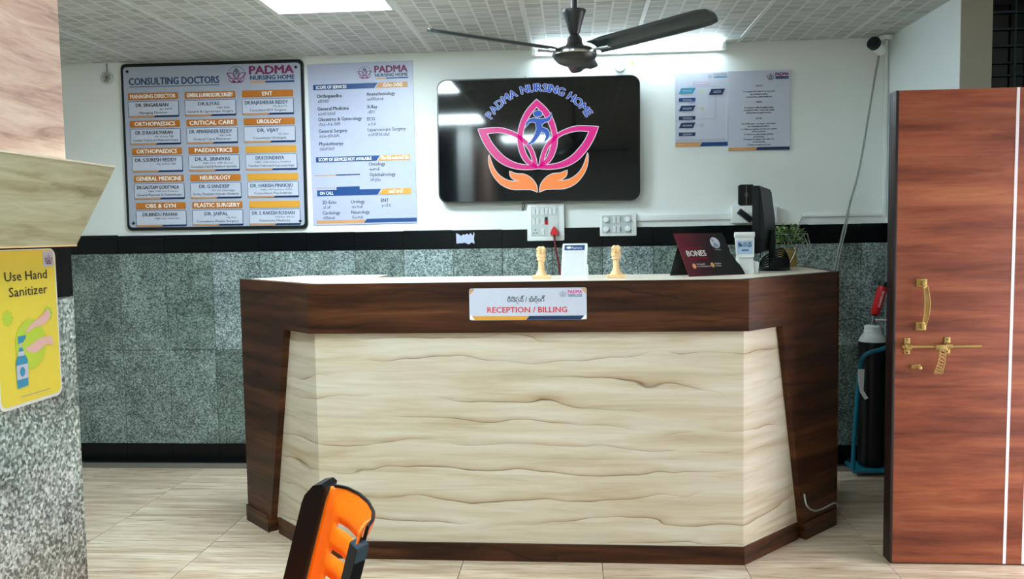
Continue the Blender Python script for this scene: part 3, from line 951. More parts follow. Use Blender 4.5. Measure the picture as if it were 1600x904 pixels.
P2 = thing('mission_poster', 'white poster with paragraphs of dark centred text, next to the flow chart poster', 'poster', (1.094, YW - 0.001, 2.111), (0, 0.003, 0))
W2, H2 = 0.177, 0.231
MB('plate').box(-W2, W2, -0.014, 0, -H2, H2).build('poster_sheet', P2, smooth=False)
L = MB('ink'); yb = -0.0146
small_logo(L, 0.064, H2 - 0.036, 0.045, yb, 'ink', 'ink')
L.text('PADMA', 0.092, H2 - 0.032, 0.018, yb, 'purple', w=0.076, off=0.05); L.rect(0.092, 0.168, H2 - 0.045, H2 - 0.036, yb, 'navy'); L.rect(0.092, 0.168, H2 - 0.052, H2 - 0.0465, yb, 'blue')
cyv = lambda px_: H2 - (px_ - 110) / 700 * 2 * H2
for s_, row, w_, mt in (('MISSION', 250, 0.04, 'purple'), ('To strengthen the health of our community', 298, 0.185, 'ink'), ('by providing accessible,', 322, 0.10, 'ink'), ('compassionate, quality healthcare.', 345, 0.15, 'ink'),
                        ('VISION', 392, 0.034, 'purple'), ('To continue to offer the highest quality', 440, 0.17, 'ink'), ('of healthcare while continuously making', 462, 0.178, 'ink'), ('advancement through innovation', 485, 0.145, 'ink'),
                        ('VALUES', 535, 0.036, 'purple'), ('Our CARE values - for patients, their families,', 582, 0.2, 'ink'), ('our community and staff are', 604, 0.126, 'ink'), ('C- Collaborate together and with our residents', 629, 0.208, 'ink'),
                        ('and care partners', 650, 0.078, 'ink'), ('A- Achieve our goals positive outcomes', 675, 0.17, 'ink'), ('and well-being', 697, 0.062, 'ink'), ('R- Respect for patients, each other and', 719, 0.172, 'ink'),
                        ('our environment', 742, 0.072, 'ink'), ('E- Equity for patients and staff', 768, 0.134, 'ink')):
    L.text(s_, -0.002, cyv(row), 0.0092, yb, mt, w=w_, al='c', off=0.02)
L.flat([(-W2, -H2), (-0.022, -H2), (-0.01, -H2 + 0.018), (-W2, -H2 + 0.018)], yb, 'peach'); L.flat([(-0.02, -H2), (W2, -H2), (W2, -H2 + 0.018), (-0.008, -H2 + 0.018)], yb, 'navy')
L.build('lettering', P2, smooth=False)
MB('brass').lathe([(0, 0), (0.008, 0), (0.006, 0.004), (0, 0.005)], (-W2 + 0.012, -0.0145, -H2 + 0.01), 10, rot=Matrix.Rotation(math.pi / 2, 3, 'X')).build('screw', P2)

# ================================================================== SWITCHBOARDS, BOXES, TRUNKING
def rocker(parent, x, z, w_=0.017, h_=0.038, mat='white', name='switch'):
    b = MB(mat)
    b.prism([(-0.005, -h_ / 2), (-0.0135, h_ / 2 - 0.002), (-0.005, h_ / 2)], lambda u, v, t: (x + t, u - 0.02, z + v), -w_ / 2, w_ / 2)
    return b.build(name, parent, smooth=False)
S1 = thing('switchboard', 'large white switchboard with a red plug under the television', 'switchboard', (-0.169, YW - 0.014, 1.478))
MB('white').box(-0.112, 0.112, -0.022, 0, -0.112, 0.112, c=0.006).build('plate', S1)
MB('modgrey').box(-0.086, 0.078, -0.0232, -0.02, -0.08, 0.094).build('module_backing', S1, smooth=False)
fr = MB('modgrey')
fr.box(-0.088, 0.080, -0.0245, -0.02, 0.092, 0.096).box(-0.088, 0.080, -0.0245, -0.02, -0.082, -0.078)
fr.box(-0.088, -0.084, -0.0245, -0.02, -0.082, 0.096).box(0.076, 0.080, -0.0245, -0.02, -0.082, 0.096)
fr.build('module_frame', S1, smooth=False)
for r, z in enumerate((0.066, 0.006)):
    for c in range(2):
        rocker(S1, -0.072 + c * 0.023, z)
for x_ in (-0.018, 0.005, 0.028, 0.052):
    rocker(S1, x_, 0.066)
rocker(S1, -0.018, 0.006)
MB('blackpl').box(-0.004, 0.012, -0.026, -0.02, 0.006, 0.032).build('red_switch_slot', S1, smooth=False)
rocker(S1, 0.004, -0.002, 0.016, 0.024, 'red', 'red_switch')
rocker(S1, -0.018, -0.056)
b = MB('blackpl')
for dx, dz in ((0, 0.011), (-0.009, -0.008), (0.009, -0.008)):
    b.lathe([(0, 0), (0.0038, 0), (0.0038, 0.0012), (0, 0.0012)], (-0.062 + dx, -0.0225, -0.056 + dz), 10, rot=Matrix.Rotation(math.pi / 2, 3, 'X'))
b.build('socket_hole', S1)
MB('whiteshade').box(0.017, 0.074, -0.0255, -0.02, -0.076, 0.036).build('blank_plate', S1, smooth=False)
# red plug and its lead, held by the socket
RP = thing('red_plug', 'red plug with a dark red lead in the switchboard', 'plug', (-0.118, YW - 0.0385, 1.424))
MB('red').prism([(-0.024, -0.012), (-0.02, -0.024), (0.02, -0.024), (0.024, -0.012), (0.012, 0.016), (0.003, 0.028), (-0.003, 0.028), (-0.012, 0.016)], XZ, -0.030, 0).build('plug_body', RP)
MB('redcord').tube(spline([(0, -0.016, -0.02), (0.002, -0.022, -0.06), (0.012, -0.03, -0.13), (0.026, -0.03, -0.20), (0.034, -0.026, -0.30), (0.05, -0.02, -0.6)], 5), 0.006, 8).build('cord', RP)

S2 = thing('regulator_board', 'white switchboard with four round fan regulators, beside the red plug switchboard', 'switchboard', (0.265, YW - 0.012, 1.4565))
MB('white').box(-0.109, 0.109, -0.02, 0, -0.068, 0.068, c=0.005).build('plate', S2)
MB('modgrey').box(-0.098, 0.080, -0.0212, -0.019, -0.052, 0.056).build('module_backing', S2, smooth=False)
for sz_ in (-0.026, 0.03):
    for sx_ in (-0.072, 0.055):
        MB('white').lathe([(0, 0), (0.018, 0), (0.016, 0.012), (0.004, 0.014), (0, 0.014)], (sx_, -0.0205, sz_), 18, rot=Matrix.Rotation(math.pi / 2, 3, 'X')).build('regulator_knob', S2)
    for sx_ in (-0.024, 0.0):
        rocker(S2, sx_, sz_, 0.018, 0.04)

TR = MB('white').box(0.376, 0.93, YW - 0.016, YW - 0.001, 1.477, 1.511, c=0.002).build('cable_trunking')
tag(TR, 'white cable trunking running from the regulator board towards the monitor', 'trunking')
t = thing('corner_trunking', 'thin white trunking that turns up the wall corner to the ceiling', 'trunking', (1.355, YW - 0.001, 1.49))
MB('white').box(0, 0.452, -0.014, 0, -0.007, 0.009, c=0.002).build('level_run', t)
MB('white').box(0.452, 0.470, -0.014, 0, -0.007, 1.015, c=0.002).build('upright_run', t)
MB('cable').tube(spline([(0.0, -0.006, 0.0), (-0.015, -0.012, -0.02), (-0.03, -0.014, -0.06), (-0.06, -0.02, -0.13)], 5), 0.003, 6).build('lead', t)

t = thing('socket_box', 'white surface socket box on the wall behind the monitor', 'socket', (1.061, YW - 0.001, 1.5025))
MB('white').box(-0.13, 0.13, -0.05, 0, -0.05, 0.052, c=0.005).build('box_body', t)
MB('whiteshade').box(-0.004, -0.002, -0.0508, -0.049, -0.04, 0.045).box(-0.03, -0.028, -0.0508, -0.049, -0.04, 0.045).build('seam', t, smooth=False)
t = thing('power_adapter', 'black plug adapter with a lead in the white socket box', 'adapter', (1.0, YW - 0.056, 1.497))
RT = Matrix.Rotation(math.radians(38), 3, 'Y')
MB('blackpl').box(-0.045, 0.05, -0.035, 0, -0.017, 0.017, c=0.004, rot=RT).build('adapter_body', t)
MB('blackpl').tube(spline([(0.035, -0.02, -0.028), (0.06, -0.03, -0.05), (0.08, -0.03, -0.12), (0.09, -0.03, -0.25)], 5), 0.004, 6).build('lead', t)
t = thing('wall_reader', 'small black rounded device on the wall above the white socket box', 'device', (1.018, YW - 0.001, 1.6185))
MB('blackpl').prism(rrect(-0.044, 0.044, -0.061, 0.061, 0.012), XZ, -0.03, 0).build('case', t)
MB('cable').box(-0.0012, 0.0012, -0.0304, -0.03, -0.061, 0.056).build('seam', t, smooth=False)
MB('cable').tube([(0.0075 * math.cos(a_ * math.pi / 6), -0.0305, 0.002 + 0.011 * math.sin(a_ * math.pi / 6)) for a_ in range(12)], 0.0009, 5, closed=True).build('ring', t)

# ceiling rose on the wall with its wires, round vent, camera
t = thing('cable_outlet', 'round white cable outlet with bare wires above the television corner', 'outlet', (0.285, YW - 0.001, 2.392))
MB('whiteshade').lathe([(0, 0), (0.034, 0), (0.033, 0.006), (0.029, 0.010), (0, 0.011)], (0, 0, 0), 24, rot=Matrix.Rotation(math.pi / 2, 3, 'X')).build('cover', t)
MB('greyp').tube(spline([(0.0, -0.011, 0.0), (0.014, -0.02, 0.02), (0.03, -0.024, 0.036), (0.045, -0.024, 0.040), (0.058, -0.024, 0.034), (0.068, -0.024, 0.026)], 4), 0.0022, 6).build('wire', t)
MB('yellow').tube([(0.066, -0.024, 0.028), (0.073, -0.024, 0.018), (0.073, -0.024, 0.002)], [0.004, 0.008, 0.002], 8).build('yellow_tip', t)
MB('greyp').tube(spline([(0.045, -0.024, 0.040), (0.05, -0.024, 0.052), (0.056, -0.024, 0.058), (0.06, -0.024, 0.052)], 4), 0.002, 6).build('wire', t)

t = thing('round_vent', 'small round dark vent with a lead, high on the wall beside the doctors board', 'vent', (-2.886, YW - 0.001, 2.419))
MB('whiteshade').lathe([(0.026, 0), (0.042, 0), (0.040, 0.010), (0.030, 0.014), (0.026, 0.004)], (0, 0, 0), 20, rot=Matrix.Rotation(math.pi / 2, 3, 'X')).build('rim', t)
MB('soil').lathe([(0, 0), (0.029, 0), (0.029, 0.003), (0, 0.003)], (0, 0, 0), 20, rot=Matrix.Rotation(math.pi / 2, 3, 'X')).build('dark_hole', t)
b = MB('jamb')
for a_ in range(3):
    q = Matrix.Rotation(math.pi * a_ / 3 + 0.3, 3, 'Y')
    b.box(-0.029, 0.029, -0.009, -0.004, -0.004, 0.004, rot=q)
b.build('grille', t, smooth=False)
MB('jamb').tube([(0.002, -0.004, 0.04), (0.001, -0.004, 0.088)], 0.0035, 6).build('lead', t)

t = thing('security_camera', 'small dark security camera on a white bracket in the ceiling corner', 'camera', (1.745, 4.97, CZ - 0.006))
MB('white').lathe([(0, -0.022), (0.03, -0.022), (0.036, -0.012), (0.036, 0), (0, 0)], (0.045, 0.02, 0), 20).build('mount', t)
MB('white').tube([(0.045, 0.02, -0.018), (0.035, 0.012, -0.05), (0.012, 0.004, -0.066)], 0.013, 10).build('arm', t)
RC = Matrix.Rotation(math.radians(-48), 3, 'Z') @ Matrix.Rotation(math.radians(68), 3, 'X')
MB('white').lathe([(0, -0.05), (0.026, -0.048), (0.031, -0.03), (0.033, 0.02), (0.033, 0.03), (0, 0.03)][::1], (-0.012, -0.01, -0.07), 20, rot=RC).build('camera_body', t)
MB('blackpl').lathe([(0, 0.03), (0.036, 0.03), (0.038, 0.055), (0.034, 0.062), (0, 0.063)], (-0.012, -0.01, -0.07), 20, rot=RC).build('camera_face', t)
t = thing('hanging_cable', 'loose grey cable slanting down the wall from the security camera to the counter', 'cable', (1.765, 4.985, 2.375))
MB('cable').tube(spline([(0.008, 0.065, 0.065), (0.0, 0.06, 0.0), (-0.03, 0.045, -0.15), (-0.10, 0.045, -0.6), (-0.16, 0.05, -0.85), (-0.235, 0.05, -1.2), (-0.28, 0.03, -1.5)], 6), 0.006, 8).build('strand', t)
MB('cable').tube(spline([(-0.155, 0.045, -0.8), (-0.175, 0.035, -0.95), (-0.215, 0.04, -1.15), (-0.262, 0.02, -1.5)], 6), 0.004, 8).build('strand', t)
MB('blackpl').lathe([(0, 0), (0.009, 0), (0.008, 0.008), (0, 0.009)], (-0.052, 0.098, 0.052), 10, rot=Matrix.Rotation(math.pi / 2, 3, 'X')).build('clip', t)

# torn sticker on the black border
random.seed(3)
pts = [(-0.056, -0.026)]
for k in range(9):
    pts.append((-0.05 + k * 0.0125, -0.034 + random.uniform(0, 0.014)))
pts += [(0.056, -0.03), (0.052, 0.0), (0.057, 0.026), (0.052, 0.04)]
for k in range(9):
    pts.append((0.045 - k * 0.0118, 0.012 + random.uniform(0, 0.022)))
pts += [(-0.056, 0.034)]
tag(MB('poster').prism(pts, XZ, -0.001, 0).build('torn_sticker', loc=(-0.66, TY - 0.0035, 1.387)), 'torn remains of a white sticker on the black border tiles', 'sticker')

# ================================================================== RECEPTION COUNTER
CT = thing('reception_counter', 'reception counter with a cream veined front and dark walnut header and angled wings', 'counter', (-0.2, 3.5, 0))
ox, oy = -0.2, 3.5
ZT = 1.2125
FLp, BLp, FRp, BRp = Vector((-1.145, 3.50)), Vector((-1.65, 4.0)), Vector((0.715, 3.48)), Vector((1.23, 4.01))
def seg_fn(A, B):
    d = (B - A).normalized()
    n = Vector((d.y, -d.x))          # to the right of A->B
    return lambda u, v, t: (A.x + d.x * u + n.x * t - ox, A.y + d.y * u + n.y * t - oy, v)
# header
f = seg_fn(FLp, FRp)                   # front face, outward = -y side: n = (dy, -dx) points to -y
LF = (FRp - FLp).length
HZ = 0.998
MB('walnut').prism([(0.0, HZ), (LF, HZ), (LF, ZT), (0.0, ZT)], f, 0.0, -0.03).build('header_panel', CT, smooth=False)
# wings
fw = seg_fn(BLp, FLp)
LL = (FLp - BLp).length
MB('walnut').prism([(LL, ZT), (0, ZT), (0, 0), (LL - 0.467, 0), (LL - 0.238, HZ), (LL, HZ)][::-1], fw, 0.0, -0.044).build('wing_panel', CT, smooth=False)
fr_ = seg_fn(FRp, BRp)
LR = (BRp - FRp).length
MB('walnut').prism([(0, ZT), (LR, ZT), (LR, 0), (0.46, 0), (0.258, HZ), (0, HZ)], fr_, 0.0, -0.044).build('wing_panel', CT, smooth=False)
# cream panels, set back
f2A, f2B = Vector((-1.128, 3.526)), Vector((0.70, 3.508))
f2 = seg_fn(f2A, f2B)
LC = (f2B - f2A).length
MB('cream').prism([(0, 0.07), (LC, 0.07), (LC, HZ + 0.05), (0, HZ + 0.05)], f2, 0, -0.018).build('front_panel', CT, smooth=False)
wA, wB = Vector((-1.62, 4.02)), f2A
fwl = seg_fn(wA, wB)
Lw = (wB - wA).length
MB('cream').prism([(0.05, 0.07), (Lw, 0.07), (Lw, HZ + 0.05), (0.05, HZ + 0.05)], fwl, 0, -0.018).build('side_panel', CT, smooth=False)
rA, rB = f2B, Vector((1.20, 4.02))
fwr = seg_fn(rA, rB)
Lr = (rB - rA).length
MB('cream').prism([(0, 0.07), (Lr - 0.05, 0.07), (Lr - 0.05, HZ + 0.05), (0, HZ + 0.05)], fwr, 0, -0.018).build('side_panel', CT, smooth=False)
# plinths and skirtings
MB('walnut').prism([(-0.003, 0), (LC + 0.003, 0), (LC + 0.003, 0.078), (-0.003, 0.078)], f2, 0.008, -0.01).build('plinth', CT, smooth=False)
MB('walnut').prism([(0.28, 0), (Lw + 0.003, 0), (Lw + 0.003, 0.078), (0.28, 0.078)], fwl, 0.008, -0.01).build('plinth', CT, smooth=False)
MB('walnut').prism([(-0.003, 0), (Lr - 0.28, 0), (Lr - 0.28, 0.078), (-0.003, 0.078)], fwr, 0.008, -0.01).build('plinth', CT, smooth=False)
MB('walnut').prism([(-0.004, 0), (LL - 0.463, 0), (LL - 0.481, 0.08), (-0.004, 0.08)], fw, 0.008, 0.0).build('skirting', CT, smooth=False)
MB('walnut').prism([(0.456, 0), (LR + 0.004, 0), (LR + 0.004, 0.08), (0.440, 0.08)], fr_, 0.008, 0.0).build('skirting', CT, smooth=False)
# worktop and the boards behind it
top = [(-1.615, 4.015), (-1.13, 3.53), (0.702, 3.51), (1.205, 4.03), (1.24, 4.62), (0.72, 4.62), (0.72, 4.06), (0.45, 3.985), (-0.96, 3.99), (-0.965, 4.26), (-1.42, 4.24)]
top = [(u - ox, v - oy) for u, v in top]
MB('top').prism(top[::-1], XY, ZT - 0.02, ZT).build('worktop', CT, smooth=False)
MB('walnut').box(1.212 - ox, 1.246 - ox, 4.03 - oy, 4.62 - oy, 0, ZT).build('return_panel', CT, smooth=False)
MB('walnut').prism([(0, 0), (0.32, 0), (0.32, ZT), (0, ZT)], seg_fn(Vector((-1.64, 4.0)), Vector((-1.40, 4.25))), 0, 0.02).build('return_panel', CT, smooth=False)
MB('top').box(-1.35 - ox, 0.95 - ox, 3.92 - oy, 3.94 - oy, 0.05, ZT - 0.02).build('inner_panel', CT, smooth=False)

# reception sign
RS = thing('reception_sign', 'white sign reading RECEPTION / BILLING on the dark counter header', 'sign', (-0.197, 3.489, 1.119), (0, 0, -0.0107))
W2, H2 = 0.247, 0.0675
MB('plate').prism(rrect(-W2, W2, -H2, H2, 0.008, 3), XZ, -0.005, 0).build('sign_sheet', RS)
L = MB('ink'); yb = -0.0056
L.text('RECEPTION / BILLING', -0.003, -0.035, 0.023, yb, 'redp', w=0.335, al='c', off=0.022)
L.text('రిసెపన్ / బిలింగ్', -0.006, 0.010, 0.021, yb, 'ink', w=0.16, al='c', off=0.008)
L.text('ష', -0.006 - 0.08 + 0.16 * 0.275, 0.0005, 0.008, yb, 'ink', al='c', off=0.015)
L.text('ల', -0.006 - 0.08 + 0.16 * 0.775, 0.0025, 0.007, yb, 'ink', al='c', off=0.015)
small_logo(L, 0.148, 0.043, 0.032, yb, 'greyp', 'greyp')
L.text('PADMA', 0.17, 0.044, 0.013, yb, 'pinkp', w=0.058, off=0.03); L.text('NURSING HOME', 0.17, 0.034, 0.006, yb, 'bink', w=0.058, off=0.02)
L.rect(0.17, 0.228, 0.030, 0.0325, yb, 'teal')
L.flat([(-W2 + 0.004, -H2 + 0.001), (-0.01, -H2 + 0.001), (0.003, -H2 + 0.018), (-W2 + 0.002, -H2 + 0.018)], yb, 'amber')
L.flat([(-0.008, -H2 + 0.001), (W2 - 0.006, -H2 + 0.001), (W2 - 0.001, -H2 + 0.018), (0.006, -H2 + 0.018)], yb, 'navy')
for sx_, sz_ in ((-1, 1), (1, 1), (-1, -1), (1, -1)):
    L.flat([(sx_ * (W2 - 0.003), sz_ * (H2 - 0.026)), (sx_ * (W2 - 0.001), sz_ * (H2 - 0.004)), (sx_ * (W2 - 0.024), sz_ * (H2 - 0.002))][::(1 if sx_ * sz_ > 0 else -1)], yb - 0.0003, 'peach' if sz_ > 0 else 'whitep')
L.build('lettering', RS, smooth=False)

# ================================================================== ON THE COUNTER
def pillar_ornament(name, label, x, y):
    t = thing(name, label, 'ornament', (x, y, ZT), group='carved wooden pillars')
    b = MB('wood').box(-0.040, 0.040, -0.032, 0.032, 0, 0.016, c=0.002)
    b.build('base', t)
    MB('wood').lathe([(0.028, 0.016), (0.027, 0.019), (0.022, 0.026), (0.017, 0.036), (0.0145, 0.042), (0.0135, 0.046), (0.013, 0.08), (0.0135, 0.082)], seg=20).build('shaft', t)
    MB('wood').lathe([(0.0125, 0.080), (0.019, 0.083), (0.0205, 0.087), (0.0175, 0.092), (0.0185, 0.096), (0.0215, 0.100), (0.0215, 0.108), (0.018, 0.112), (0.012, 0.113)], seg=20).build('capital', t)
    for k in range(4):
        a = math.pi / 4 + k * math.pi / 2
        q = Matrix.Rotation(a, 3, 'Z')
        bb = MB('wood')
        bb.lathe([(0.0, -0.016), (0.008, -0.014), (0.011, -0.004), (0.012, 0.006), (0.010, 0.014), (0.0, 0.019)], q @ Vector((0.010, 0, 0.126)), 12)
        bb.lathe([(0.0, -0.007), (0.006, -0.004), (0.007, 0.001), (0.004, 0.006), (0.0, 0.007)], q @ Vector((0.019, 0, 0.131)), 10)
        for s_ in (-1, 1):
            bb.tube([q @ Vector((0.013, 0.006 * s_, 0.122)), q @ Vector((0.020, 0.006 * s_, 0.113))], 0.0036, 6)
        bb.build('carved_lion', t)
    return t
pillar_ornament('wooden_ornament', 'carved pale wooden pillar ornament on the counter, just under the red plug', -0.146, 3.70)
pillar_ornament('wooden_ornament', 'carved pale wooden pillar ornament on the counter, under the fan regulator board', 0.184, 3.70)

t = thing('payment_stand', 'small white upright stand with a blue header, between the two wooden ornaments', 'stand', (0.0, 3.69, ZT), (0, 0, 0.03))
lean = lambda u, v, q: (u, q + v * 0.20, v)
MB('white').prism([(-0.061, 0.0), (0.052, 0.0), (0.061, 0.150), (0.058, 0.154), (-0.047, 0.154), (-0.050, 0.150)], lean, -0.004, 0).build('face_plate', t)
b = MB('blue')
b.flat([(-0.043, 0.124), (0.047, 0.124), (0.049, 0.147), (-0.041, 0.147)], 0)
b.v = [(p[0], -0.0046 + p[2] * 0.20, p[2]) for p in b.v]
b.build('header_print', t, smooth=False)
b = MB('cardwhite')
b.flat([(-0.047, 0.012), (0.044, 0.012), (0.047, 0.121), (-0.041, 0.121)], 0)
b.v = [(p[0], -0.0046 + p[2] * 0.20, p[2]) for p in b.v]
b.build('card', t, smooth=False)
b = MB('whitep').disc(-0.022, 0.136, 0.011, 0.005, 0).text('Payments', -0.008, 0.131, 0.008, 0, w=0.044)
b.v = [(p[0], -0.0052 + p[2] * 0.20, p[2]) for p in b.v]
b.build('lettering', t, smooth=False)
MB('white').prism([(0.0, 0.0), (0.055, 0.0), (0.013, 0.062), (0.0125, 0.058)], YZ, 0.040, 0.062).build('back_prop', t, smooth=False)

# bones card
n_ = Vector((0.5, -0.866, 0)); u_ = Vector((0.866, 0.5, 0))
t = thing('tent_card', 'maroon and black folded promotional card about BONES standing on the counter', 'card', (0.505, 3.715, ZT))
def card(u, v, q=0.0):
    p = u_ * u * 1.06 + Vector((0, 0, v)) - n_ * (v * 0.60) + n_ * q
    return (p.x, p.y, p.z)
outl = [(0.0, 0.0), (0.298, 0.0), (0.296, 0.022), (0.290, 0.042), (0.278, 0.060), (0.272, 0.085), (0.262, 0.098), (0.266, 0.118), (0.262, 0.140), (0.268, 0.16), (0.262, 0.178), (0.262, 0.19), (0.0, 0.19)]
MB('maroon').prism(outl, lambda u, v, q: card(u, v, q), 0.0, -0.003).build('card_front', t, smooth=False)
b = MB('whitep')
def cflat(poly, q, mat):
    b.add([card(u, v, q) for u, v in poly], [tuple(range(len(poly)))], mat)
def ctext(s_, u, v, h, mat, w_=None, off=0.0):
    tmp = MB(mat).text(s_, u, v, h, 0, mat, w=w_, off=off)
    b.add([card(p[0], p[2], 0.0012) for p in tmp.v], tmp.f, mat)
ctext('How to Keep Your', 0.030, 0.122, 0.009, 'red', 0.09, 0.01)
ctext('BONES', 0.030, 0.088, 0.025, 'whitep', 0.10, 0.03)
ctext('Strong as You Age', 0.036, 0.074, 0.009, 'red', 0.092, 0.01)
cflat([(0.045 - 0.011 + 0.022 * 0.5 + 0.0095 * math.cos(k * 0.35), 0.045 + 0.011 * math.sin(k * 0.35)) for k in range(18)], 0.0012, 'peach')
cflat([(0.142 + 0.0095 * math.cos(k * 0.35), 0.047 + 0.011 * math.sin(k * 0.35)) for k in range(18)], 0.0012, 'peach')
ctext('Orthopaedic', 0.060, 0.050, 0.006, 'whitep', 0.045, 0.02)
ctext('Care & Management', 0.060, 0.040, 0.006, 'whitep', 0.07, 0.02)
ctext('Nutrition', 0.157, 0.050, 0.006, 'whitep', 0.034, 0.02)
ctext('& Diet', 0.157, 0.040, 0.006, 'whitep', 0.03, 0.02)
cflat([(0.200 + 0.025 * math.cos(k * 0.2618), 0.145 + 0.025 * math.sin(k * 0.2618)) for k in range(24)], 0.0012, 'plate')
cflat([(0.19 + 0.007 * math.cos(k * 0.35), 0.156 + 0.008 * math.sin(k * 0.35)) for k in range(18)], 0.0018, 'greyp')
cflat([(0.185, 0.124), (0.215, 0.124), (0.214, 0.137), (0.198, 0.147), (0.187, 0.139)], 0.0018, 'greyp')
ctext('for consultation', 0.185, 0.112, 0.004, 'whitep', 0.036)
b.build('lettering', t, smooth=False)
back = [(0.004, 0.0), (0.25, 0.0), (0.25, 0.14), (0.004, 0.14)]
def bk(u, v, q=0.0):
    p = u_ * u + Vector((0, 0, v)) - n_ * (0.145 - v * 0.43 + q)
    return (p.x, p.y, p.z)
MB('blackpl').prism(back, bk, 0.0, 0.003).build('back_support', t, smooth=False)

# monitor
mA, mB = Vector((0.858, 4.05)), Vector((1.018, 4.51))
mdv = (mB - mA).normalized()
yaw = math.atan2(mdv.y, mdv.x)
mid = (mA + mB) / 2
t = thing('monitor', 'black computer monitor turned side-on at the end of the counter', 'monitor', (mid.x, mid.y, ZT), (0, 0, yaw))
# local: x along the screen width, -y is the back of the monitor (towards the visitor side), +y the screen
hw = (mB - mA).length / 2
MB('monitor').prism(rrect(-hw, hw, 0.088, 0.41, 0.006, 2), XZ, -0.018, 0.012).build('screen_case', t)
MB('monitor').prism([(-0.018, 0.09), (-0.018, 0.405), (-0.024, 0.395), (-0.042, 0.26), (-0.044, 0.18), (-0.036, 0.10)], lambda u, v, q: (q, u, v), -hw + 0.006, hw - 0.006).build('rear_bulge', t)
MB('blackgl').box(-hw + 0.01, hw - 0.01, 0.012, 0.014, 0.105, 0.40).build('screen', t, smooth=False)
MB('monitor').box(-0.04, 0.04, -0.068, -0.040, 0.008, 0.2, c=0.006).build('neck', t)
MB('monitor').lathe([(0, 0), (0.12, 0), (0.125, 0.004), (0.118, 0.010), (0.03, 0.013), (0, 0.013)], (-0.02, -0.045, 0), 32, squash=0.8).build('base', t)

t = thing('cable_bundle', 'tangle of black leads lying at the monitor base', 'cable', (0.985, 4.12, ZT))
MB('monitor').box(-0.035, 0.04, -0.025, 0.02, 0.016, 0.065, c=0.008).build('adapter_block', t)
for k in range(5):
    a = k * 0.9
    MB('monitor').tube(spline([(-0.13 + 0.01 * k, 0.01 * k - 0.03, 0.022 + 0.002 * k), (-0.06, -0.03 + 0.012 * k, 0.03 + 0.01 * k), (0.0, -0.012 * k, 0.065 + 0.011 * k), (0.034, 0.02 - 0.01 * k, 0.05 + 0.008 * k), (0.05, -0.01, 0.02 + 0.004 * k), (0.03, -0.03, 0.02)], 5), 0.004, 6).build('lead', t)

# desk calendar between the card and the monitor
t = thing('desk_calendar', 'white desk calendar with pale blue figures, behind the maroon card', 'calendar', (0.799, 3.955, ZT), (0, 0, 0.05))
t.scale = (0.88, 0.95, 0.98)
lean2 = lambda u, v, q: (u - (v - 0.09) * 0.0, q + v * 0.25, v)
MB('white').prism([(-0.048, 0.075), (0.046, 0.075), (0.054, 0.17), (-0.05, 0.17)], lean2, -0.003, 0.0).build('page', t, smooth=False)
MB('white').tube([(-0.05, 0.042, 0.182), (0.054, 0.042, 0.182)], 0.014, 12).build('page_roll', t)
b = MB('s_lcd')
b.flat([(-0.042, 0.09), (0.040, 0.09), (0.046, 0.155), (-0.043, 0.155)], 0); b.v = [(p[0], -0.0036 + p[2] * 0.25, p[2]) for p in b.v]
b.build('printed_panel', t, smooth=False)
b = MB('blue').text('06-11-25', -0.034, 0.125, 0.022, 0, w=0.07, off=0.03).rect(-0.018, 0.02, 0.106, 0.112, 0)
b.v = [(p[0], -0.0042 + p[2] * 0.25, p[2]) for p in b.v]
b.build('lettering', t, smooth=False)
MB('white').prism([(0.006, 0.0), (0.12, 0.0), (0.060, 0.165), (0.050, 0.165)], YZ, -0.03, 0.045).build('stand', t, smooth=False)
MB('white').prism([(0.0, 0.0), (0.072, 0.0), (0.078, 0.05), (0.045, 0.06)], XZ, 0.03, 0.06).build('stand_foot', t, smooth=False)

# potted plant in a wire holder
PP = thing('potted_plant', 'small leafy green plant in a gold pot in a thin wire frame', 'plant', (1.138, 4.555, ZT))
MB('gold').lathe([(0, 0.0), (0.048, 0.0), (0.052, 0.09), (0.054, 0.096), (0.050, 0.098), (0.047, 0.088), (0, 0.088)], seg=24).build('pot', PP)
MB('soil').lathe([(0, 0.086), (0.046, 0.086), (0, 0.09)], seg=16).build('soil', PP)
random.seed(11)
fo = MB('leaf')
for k in range(560):
    a = random.uniform(0, 2 * math.pi); e = random.uniform(-0.35, 1.25)
    rr = random.uniform(0.35, 1.0)
    c = Vector((0.098 * math.cos(a) * math.cos(e) * rr, 0.085 * math.sin(a) * math.cos(e) * rr, 0.15 + 0.085 * math.sin(e) * rr))
    d = Vector((math.cos(a), math.sin(a), random.uniform(-0.3, 0.8))).normalized()
    q = d.cross(Vector((random.uniform(-1, 1), random.uniform(-1, 1), 1))).normalized()
    l_, w_ = random.uniform(0.014, 0.026), random.uniform(0.008, 0.014)
    nn = d.cross(q)
    fo.add([c - d * l_ * 0.5, c + q * w_ * 0.5 + nn * 0.002, c + d * l_ * 0.5, c - q * w_ * 0.5 + nn * 0.002], [(0, 1, 2), (0, 2, 3)], 'leafl' if random.random() < 0.38 and c.z > 0.12 else 'leaf')
o = fo.build('foliage', PP, smooth=False)
o['kind'] = 'stuff'
for k in range(9):
    a = k * 0.7
    MB('leaf').tube([(0.02 * math.cos(a), 0.02 * math.sin(a), 0.085), (0.05 * math.cos(a), 0.045 * math.sin(a), 0.14 + 0.03 * math.sin(k))], 0.002, 5).build('stem', PP)
hexr = [(0.060, 0.004), (0.105, 0.085), (0.082, 0.175)]
rings = [[(r_ * math.cos(k * math.pi / 3 + (0.5 if i == 1 else 0)) + 0.02, r_ * math.sin(k * math.pi / 3 + (0.5 if i == 1 else 0)) * 0.9, z_) for k in range(6)] for i, (r_, z_) in enumerate(hexr)]
wf = MB('steel')
for i in range(3):
    wf.tube(rings[i], 0.0016, 5, closed=True)
